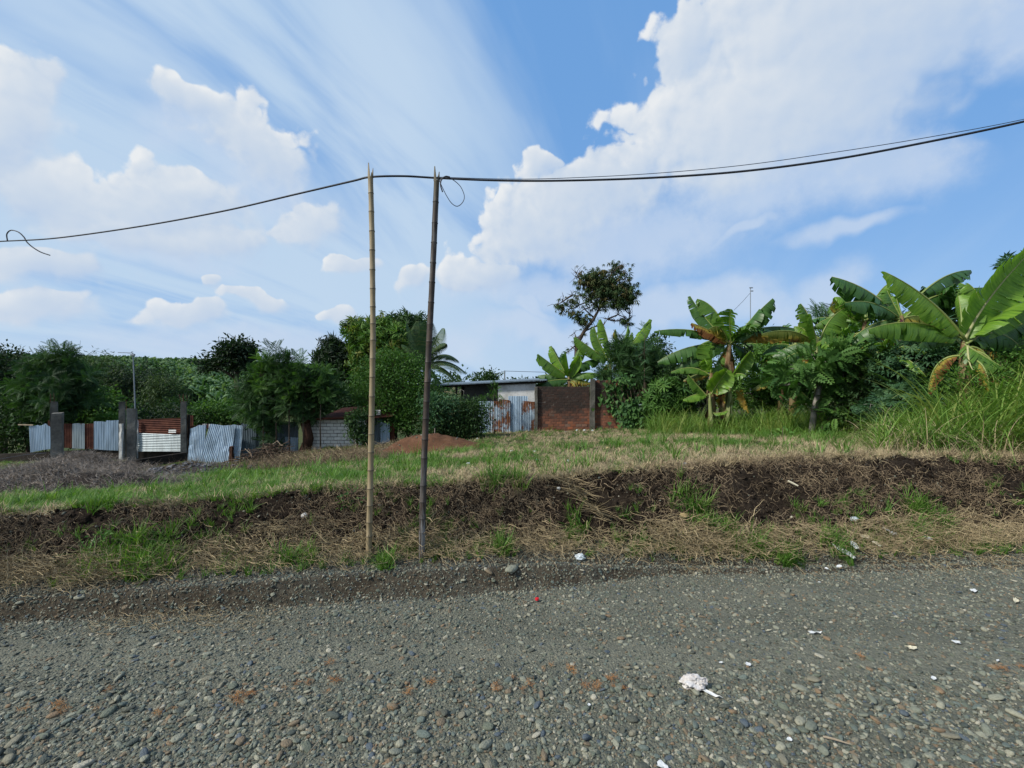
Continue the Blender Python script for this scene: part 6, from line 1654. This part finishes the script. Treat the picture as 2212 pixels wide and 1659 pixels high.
# left plants over the brick wall
r, b, c = banana('banana plant fanning out over the left part of the brick wall', 1231, 930, 22.5, (1229, 818), [
    ((1195, 790), (1162, 765), .60, G(fold=.8, tear=.1, m_='banana_green', roll=.3)),
    ((1205, 775), (1190, 748), .50, G(fold=.5, tear=.1, m_='banana_bright', roll=.8)),
    ((1240, 780), (1258, 742), .48, G(fold=.5, tear=.1, m_='banana_green', roll=-.6)),
    ((1200, 805), (1162, 812), .46, G(fold=1.0, tear=.15, m_='banana_dark')),
    ((1195, 818), (1156, 832), .46, G(fold=1.0, tear=.15, m_='banana_dark', dy=-.3)),
    ((1260, 770), (1298, 778), .55, G(fold=1.0, tear=.2, m_='banana_dark')),
    ((1255, 800), (1296, 808), .42, G(fold=.9, tear=.2, m_='banana_green')),
    ((1245, 815), (1275, 828), .4, G(fold=.9, tear=.5, m_='banana_yellow', dy=-.2)),
    ((1225, 780), (1222, 760), .5, G(fold=.4, tear=.1, m_='banana_green', roll=1., dy=-.4)),
    ((1240, 790), (1252, 770), .4, G(fold=.4, tear=.1, m_='banana_bright', roll=1., dy=-.3)),
], r0=.15)
r, b, c = banana('banana plant with tall upright leaves behind the feathery bush', 1318, 930, 22.5, (1318, 785), [
    ((1280, 755), (1242, 728), .55, G(fold=.8, tear=.1, m_='banana_green', roll=.4)),
    ((1292, 745), (1284, 706), .46, G(fold=.5, tear=.1, m_='banana_green', roll=.9)),
    ((1320, 740), (1298, 690), .55, G(fold=.5, tear=.25, m_='banana_bright', roll=.8)),
    ((1348, 750), (1356, 705), .26, G(fold=.5, tear=.05, m_='banana_bright', roll=1.)),
    ((1365, 755), (1404, 690), .52, G(fold=.4, tear=.08, m_='banana_bright', roll=-.8)),
    ((1340, 750), (1330, 712), .3, G(fold=.6, tear=.2, m_='banana_yellow')),
    ((1355, 740), (1365, 718), .3, G(fold=.6, tear=.2, m_='banana_green')),
], r0=.15)
# filler plants behind
banana('banana plant deep in the thicket behind the first clump', 1665, 900, 19.5, (1672, 770), [], auto=11, autoL=1.9)
banana('banana plant deep in the thicket between second and third plants', 1848, 880, 17.5, (1850, 720), [], auto=12, autoL=1.9)
banana('bright banana plant filling the gap right of the first clump', 1712, 900, 16.2, (1716, 752), [], auto=9, autoL=1.5, lowest=0.)
banana('banana plant with broad lit leaves between the budded and the slender one', 1852, 880, 14.2, (1868, 700), [], auto=9, autoL=1.5, lowest=0.)
banana('banana plant standing behind the cassava, left of the huge one', 2020, 880, 13.6, (2030, 690), [], auto=9, autoL=1.5, lowest=-.1)
banana('ragged banana plant between the huge one and the right edge', 2172, 860, 12.2, (2178, 715), [], auto=9, autoL=1.35, lowest=.1)
banana('ragged banana plant low in front of the purple-budded one', 1935, 900, 12.6, (1915, 770), [], auto=8, autoL=1.1, lowest=-.1, r0=.1)
banana('small banana plant at the grass edge with narrow grey stem', 1682, 925, 16.5, (1690, 835), [], auto=7, autoL=1.1, r0=.09)
banana('banana plant half hidden by the cassava leaves', 1990, 860, 14.5, (2005, 730), [], auto=9, autoL=1.6)
banana('bright little banana plant among the rubble left behind the tall column', 272, 960, 22, (275, 925), [], auto=6, autoL=.9, r0=.06)
# ------------------------------------------------------------------ banana plantation on the hill
def far_banana(seed):
    r = np.random.default_rng(seed); mb = MB()
    mb.tube([(0, 0, -.2), (0, 0, 1.6), (0, 0, 2.2)], [.14, .10, .05], 5, .3)
    for k in range(9):
        az = k * 2.4 + r.normal(0, .3); el = r.uniform(.6, 1.45); L = 2.3 * r.uniform(.8, 1.1); d = np.array([math.cos(az) * math.cos(el), math.sin(az) * math.cos(el), math.sin(el)])
        c = np.array([0, 0, 2.1]); t = np.linspace(.12, 1, 6); C = bez(c, c + d * L * .55 + [0, 0, .25], c + d * L * np.array([1, 1, .75]) - [0, 0, .12 * L], t)
        S = np.cross(d, [0, 0, 1.]); S /= np.linalg.norm(S) + 1e-6; w = .19 * np.sin(np.pi * np.clip(t * .9, 0, 1)) ** .5
        V = np.concatenate([C - S * w[:, None] - [0, 0, .12], C, C + S * w[:, None] - [0, 0, .12]]); F = [(i, i + 1, 6 + i + 1, 6 + i) for i in range(5)] + [(6 + i, 7 + i, 13 + i, 12 + i) for i in range(5)]
        mb.add(V, F, r.random())
    return mesh_np('far_banana', np.concatenate(mb.V), mb.F, [MATS['leaf_banana_far']], True, {'tone': np.concatenate(mb.A)})
fb = [far_banana(s_) for s_ in range(5)]
C_fb = proto_collection('plantation_kinds', fb)
n = 4200; Yv = rng.uniform(78, 175, n); U = rng.uniform(-1.25, -.25, n); X = U * Yv
k = ~((Yv < 92) & (U > -.72) & (U < -.5)); X, Yv = X[k], Yv[k]
scatter('banana_plantation', np.stack([X, Yv, zt(X, Yv)], 1), upr(len(X), .08), s3(rng.uniform(1.0, 1.6, len(X))), rng.integers(0, 5, len(X)), C_fb)
n = 0
for _ in range(400):
    if n >= 60: break
    px = rng.uniform(372, 520); Y0 = rng.uniform(64, 92); x = (px - 1106) / 983 * Y0
    if (Y0 < 74) and px < 440: continue
    o = bpy.data.objects.new('banana_plant', fb[rng.integers(0, 5)]); COL.objects.link(o); o.location = (x, Y0, zt1(x, Y0)); o.rotation_euler = (0, 0, rng.random() * 6.28); s_ = rng.uniform(1.1, 1.6); o.scale = (s_,) * 3
    tag(o, 'banana plant in the nearer rows on the hillside, beyond the leaning sheets', 'banana plant', 'hillside banana plants'); n += 1
X = rng.uniform(-62, 60, 500); Yv = rng.uniform(30, 60, 500)
tree('tree', 'hazy low tree line far beyond the house', 'tree', (8, 90), [((x, 90 + rng.normal(0, 6), 1.2 + rng.normal(0, .5)), (6, 5, 2.6)) for x in np.linspace(-40, 110, 22)], 9000, None, 'leaf_dark', .9, trunk=.2, cl=10, cr=1.0, limbs=False)
# ------------------------------------------------------------------ litter
def crumple(name, label, cat, px, py, size, m_, Y=None, seed=0, flat=.5, asp=(1, .7), sub=3, dz=.4, m2=None, rz=0.):
    if Y is None: x, y = px_road(px, py)
    else: c = W(px, py, Y); x, y = c[0], Y
    V, F = ico(sub); r = np.random.default_rng(seed + 100)
    n1 = fbm(V[:, 0] * 1.7 + seed * 3, V[:, 1] * 1.7 + V[:, 2] * 1.3, 1.0, 4, .55); n2 = fbm(V[:, 1] * 2 + seed, V[:, 2] * 2 + V[:, 0], 1.0, 4, .6)
    rad = 1 + .9 * n1 + .7 * np.abs(n2) * 2 - .3
    V = V * rad[:, None] * np.array([asp[0], asp[1], flat]) + r.normal(0, .012, V.shape)
    V = V @ rotz(rz).T * size
    z = zt1(x, y) + size * flat * dz
    mi = None
    mats = [MATS[m_]]
    if m2: mats.append(MATS[m2]); cen = V[F].mean(1); mi = (fbm(cen[:, 0] * 30, cen[:, 2] * 30, 1., 2) > .08).astype(int)
    o = obj(name, mesh_np(name, V, F, mats, False, None, mi), loc=(x, y, z)); tag(o, label, cat); return o
def scrap(name, label, cat, px, py, w, h, m_, Y=None, seed=0, rz=0., curl=.25):
    """flat torn piece lying on the ground"""
    if Y is None: x, y = px_road(px, py)
    else: c = W(px, py, Y); x, y = c[0], Y
    r = np.random.default_rng(seed); n = 12
    ring = [(math.cos(6.283 * i / n) * w * .5 * r.uniform(.6, 1.15), math.sin(6.283 * i / n) * h * .5 * r.uniform(.6, 1.15)) for i in range(n)]
    M = rotz(rz); V = []
    for k, s_ in enumerate((0., .55, 1.)):
        for q in (ring if k else [ring[0]]):
            p = M @ np.array([q[0] * s_, q[1] * s_, 0]); V.append([p[0], p[1], float(zt(x + p[0], y + p[1])[0]) - zt1(x, y) + (.085 if py < 1245 else .018) + curl * w * .25 * s_ * abs(r.normal())])
    F = [(0, 1 + i, 1 + (i + 1) % n) for i in range(n)] + [(1 + i, 1 + n + i, 1 + n + (i + 1) % n, 1 + (i + 1) % n) for i in range(n)]
    o = obj(name, mesh_np(name, V, F, [MATS[m_]], False), loc=(x, y, zt1(x, y))); md = o.modifiers.new('thickness', 'SOLIDIFY'); md.thickness = .002
    tag(o, label, cat); return o
cr = crumple('crumpled_cloth', 'large crumpled dirty white cloth lying on the gravel', 'cloth', 1500, 1492, .115, 'dirty_cloth', flat=.6, asp=(1., .75), sub=4, dz=.55, seed=3)
scrap('torn_paper', 'stiff white strip sticking out beside the crumpled cloth', 'paper', 1537, 1512, .15, .035, 'white_paper', seed=4, rz=-.7)
crumple('plastic_bag', 'small crumpled white plastic bag on the verge right of the poles', 'plastic bag', 1252, 1208, .085, 'white_plastic', Y=5.95, seed=5, flat=.55, dz=.7)
crumple('paper_cup', 'crushed white and yellow carton in the straw', 'carton', 1475, 1181, .055, 'white_paper', Y=6.45, seed=6, flat=.7, m2='yellow_print', dz=.9)
crumple('plastic_bag', 'crumpled bluish white bag on the grassy verge at right', 'plastic bag', 1845, 1168, .07, 'white_plastic', Y=6.75, seed=7, flat=.5, dz=.8)
crumple('paper_ball', 'small white paper on the lip of the bank', 'paper', 1479, 1013, .05, 'white_paper', Y=7.35, seed=8, flat=.6, dz=.8)
crumple('coconut_husk', 'tan broken husk on the right part of the bank', 'husk', 1477, 1137, .09, 'tan_shell', Y=6.62, seed=9, flat=.45, dz=.4)
crumple('plastic_scrap', 'small white crumpled scrap stuck in the dark bank', 'scrap', 1207, 1086, .032, 'white_paper', Y=6.65, seed=10, flat=.7, dz=.6)
crumple('plastic_wrapper', 'yellow wrapper on the dark bank', 'wrapper', 1257, 1078, .032, 'yellow_print', Y=6.72, seed=11, flat=.4, dz=.6)
crumple('white_stone', 'pair of pale stones set high in the bank at left', 'stone', 658, 1100, .05, 'white_block', Y=6.18, seed=12, flat=.8, dz=.5)
mb = MB(); x, y = W(1712, 1044, 7.2)[:2]; z = W(1712, 1044, 7.05)[2]; mb.tube([W(1702, 1039, 7.0), W(1712, 1044, 6.98), W(1724, 1050, 6.95)], [.014, .016, .012], 6); o = mb.build('pale_stick', MATS['cream_paper'], None, loc=tuple(W(1702, 1039, 7.0))); tag(o, 'short pale stick lying on the right part of the bank', 'stick')
x, y = px_road(1160, 1299); mb = MB(); mb.tube([(x, y, .015), (x, y, .035)], .022, 12); mb.tube([(x, y, .035), (x, y, .038)], .018, 12); o = mb.build('bottle_cap', MATS['red_plastic'], None, loc=(x, y, .015)); tag(o, 'red bottle cap on the gravel below the small cut', 'bottle cap')
bits = [(1822, 1222, .20, .06, 'white_paper', 'wide white torn sheet at the gravel edge'), (1845, 1216, .08, .06, 'white_paper', 'curled white piece on top of the wide torn sheet'), (1812, 1238, .07, .03, 'white_paper', 'small white piece just below the wide torn sheet'),
        (1868, 1208, .12, .04, 'cream_paper', 'off-white strip right of the wide torn sheet'), (1916, 1200, .07, .03, 'white_paper', 'white flake at the verge, second from the right'), (1930, 1203, .09, .03, 'white_paper', 'thin white strip at the verge, beside the flake'),
        (1896, 1214, .10, .03, 'cream_paper', 'long cream shred among the verge straw'), (2005, 1205, .08, .04, 'white_paper', 'white hooked scrap among the stones at far right'), (1785, 1242, .04, .03, 'white_paper', 'tiny white chip left of the wide torn sheet'),
        (2104, 1276, .13, .07, 'white_paper', 'white tissue on the gravel near the right edge'), (2195, 1296, .17, .05, 'cream_paper', 'long white paper at the right edge of the gravel'), (2066, 1397, .07, .07, 'white_paper', 'three-cornered white scrap on the right gravel'),
        (1762, 1370, .15, .05, 'white_paper', 'white paper strip in the middle of the right gravel'), (1970, 1408, .13, .06, 'cream_paper', 'cream oval piece of card on the right gravel'), (1617, 1447, .06, .05, 'white_paper', 'white piece beside an orange stone, right of the cloth'),
        (1557, 1444, .05, .02, 'white_paper', 'small white sliver above the crumpled cloth'), (2016, 1477, .06, .04, 'white_paper', 'pale scrap below the cream card'), (2155, 1440, .05, .02, 'white_paper', 'white sliver near the right edge'),
        (1273, 1534, .025, .035, 'white_paper', 'tiny white oval chip left of the cloth'), (1430, 1655, .08, .07, 'white_paper', 'white crumpled piece cut off by the bottom edge'), (1706, 1604, .045, .035, 'white_paper', 'small white scrap near the bottom, left of the straw stick'),
        (1588, 1542, .02, .035, 'cream_paper', 'small cream shard below the crumpled cloth'), (1660, 1365, .09, .015, 'cream_paper', 'pale sliver of wood on the mid gravel'), (1770, 1260, .05, .02, 'white_paper', 'faint white flake on the gravel below the verge')]
for i, (px, py, w, h, m_, lb) in enumerate(bits):
    if py < 1245: w, h = w * 1.35, h * 1.8
    scrap('torn_paper', lb, 'paper', px, py, w, h, m_, seed=40 + i, rz=rng.normal(0, .5))
x, y = px_road(1803, 1608); mb = MB(); mb.tube([(x - .06, y + .03, .03), (x, y, .035), (x + .075, y - .035, .03)], [.006, .007, .003], 5); o = mb.build('straw_stick', MATS['dry_wood'], None, loc=(x, y, .03)); tag(o, 'single dry straw stick on the gravel at bottom right', 'stick')
x, y = px_road(690, 1610); mb = MB(); mb.tube([(x - .03, y - .1, .03), (x, y, .035), (x + .03, y + .08, .03)], [.003, .004, .002], 5); o = mb.build('straw_stalk', MATS['dry_wood'], None, loc=(x, y, .03)); tag(o, 'thin dry stalk on the gravel at bottom left', 'stick')
# litter on the field
fl_ = [(885, 972 - 185 + 185, 13.5, 'white_plastic', 'white scrap on the grass between the poles'), (1031, 940 + 4, 17, 'white_paper', 'white scrap on the field before the round shrub'), (1160, 985 + 20, 9.6, 'teal_plastic', 'teal and white wrapper in the middle of the field'),
       (1155, 975, 11.3, 'white_plastic', 'pale bag on the field above the teal wrapper'), (1105, 974, 11.6, 'white_paper', 'small pale scrap left of the pale bag'), (1012, 1001, 9.4, 'white_plastic', 'white bottle fragment right of the blackened pole'), (1228, 1000, 8.9, 'white_plastic', 'clear cup near the bank edge'),
       (1246, 929, 19.2, 'white_plastic', 'blue-white bag at the foot of the brick wall'), (1262, 934, 18.8, 'white_paper', 'flat white paper below the brick wall'), (1280, 932, 18.9, 'white_plastic', 'grey-white bag right of the flat paper by the wall'), (1312, 978, 11.4, 'tan_shell', 'cut stump with an orange top on the field'), (1665, 947, 12.4, 'white_paper', 'pale scrap in the grass below the banana clump')]
for i, (px, py, Yv, m_, lb) in enumerate(fl_):
    c = W(px, py, Yv); xx = c[0]
    crumple('litter_scrap' if 'stump' not in lb else 'tree_stump', lb, 'litter' if 'stump' not in lb else 'stump', px, py, .02 + Yv * .0022, m_, Y=Yv, seed=70 + i, flat=.6, dz=1.2, sub=2)
# straw sheaf lying across the bank
P = []
for _ in range(26):
    t = rng.random(); P.append(W(1210 + 120 * t + rng.normal(0, 6), 1050 + 75 * t + rng.normal(0, 5), 6.75 - .3 * t))
P = np.array(P); P[:, 2] = zt(P[:, 0], P[:, 1]) + .05
sh = proto_collection('sheaf_kinds', [strands('sheaf_strand', 'straw', 300 + s_, 10, .5, .007, .12, .25, 5, .05) for s_ in range(2)])
scatter('straw_sheaf', P, np.stack([np.full(26, -.5), np.zeros(26), rng.normal(-.6, .3, 26)], 1), s3(rng.uniform(.7, 1.2, 26)), rng.integers(0, 2, 26), sh)
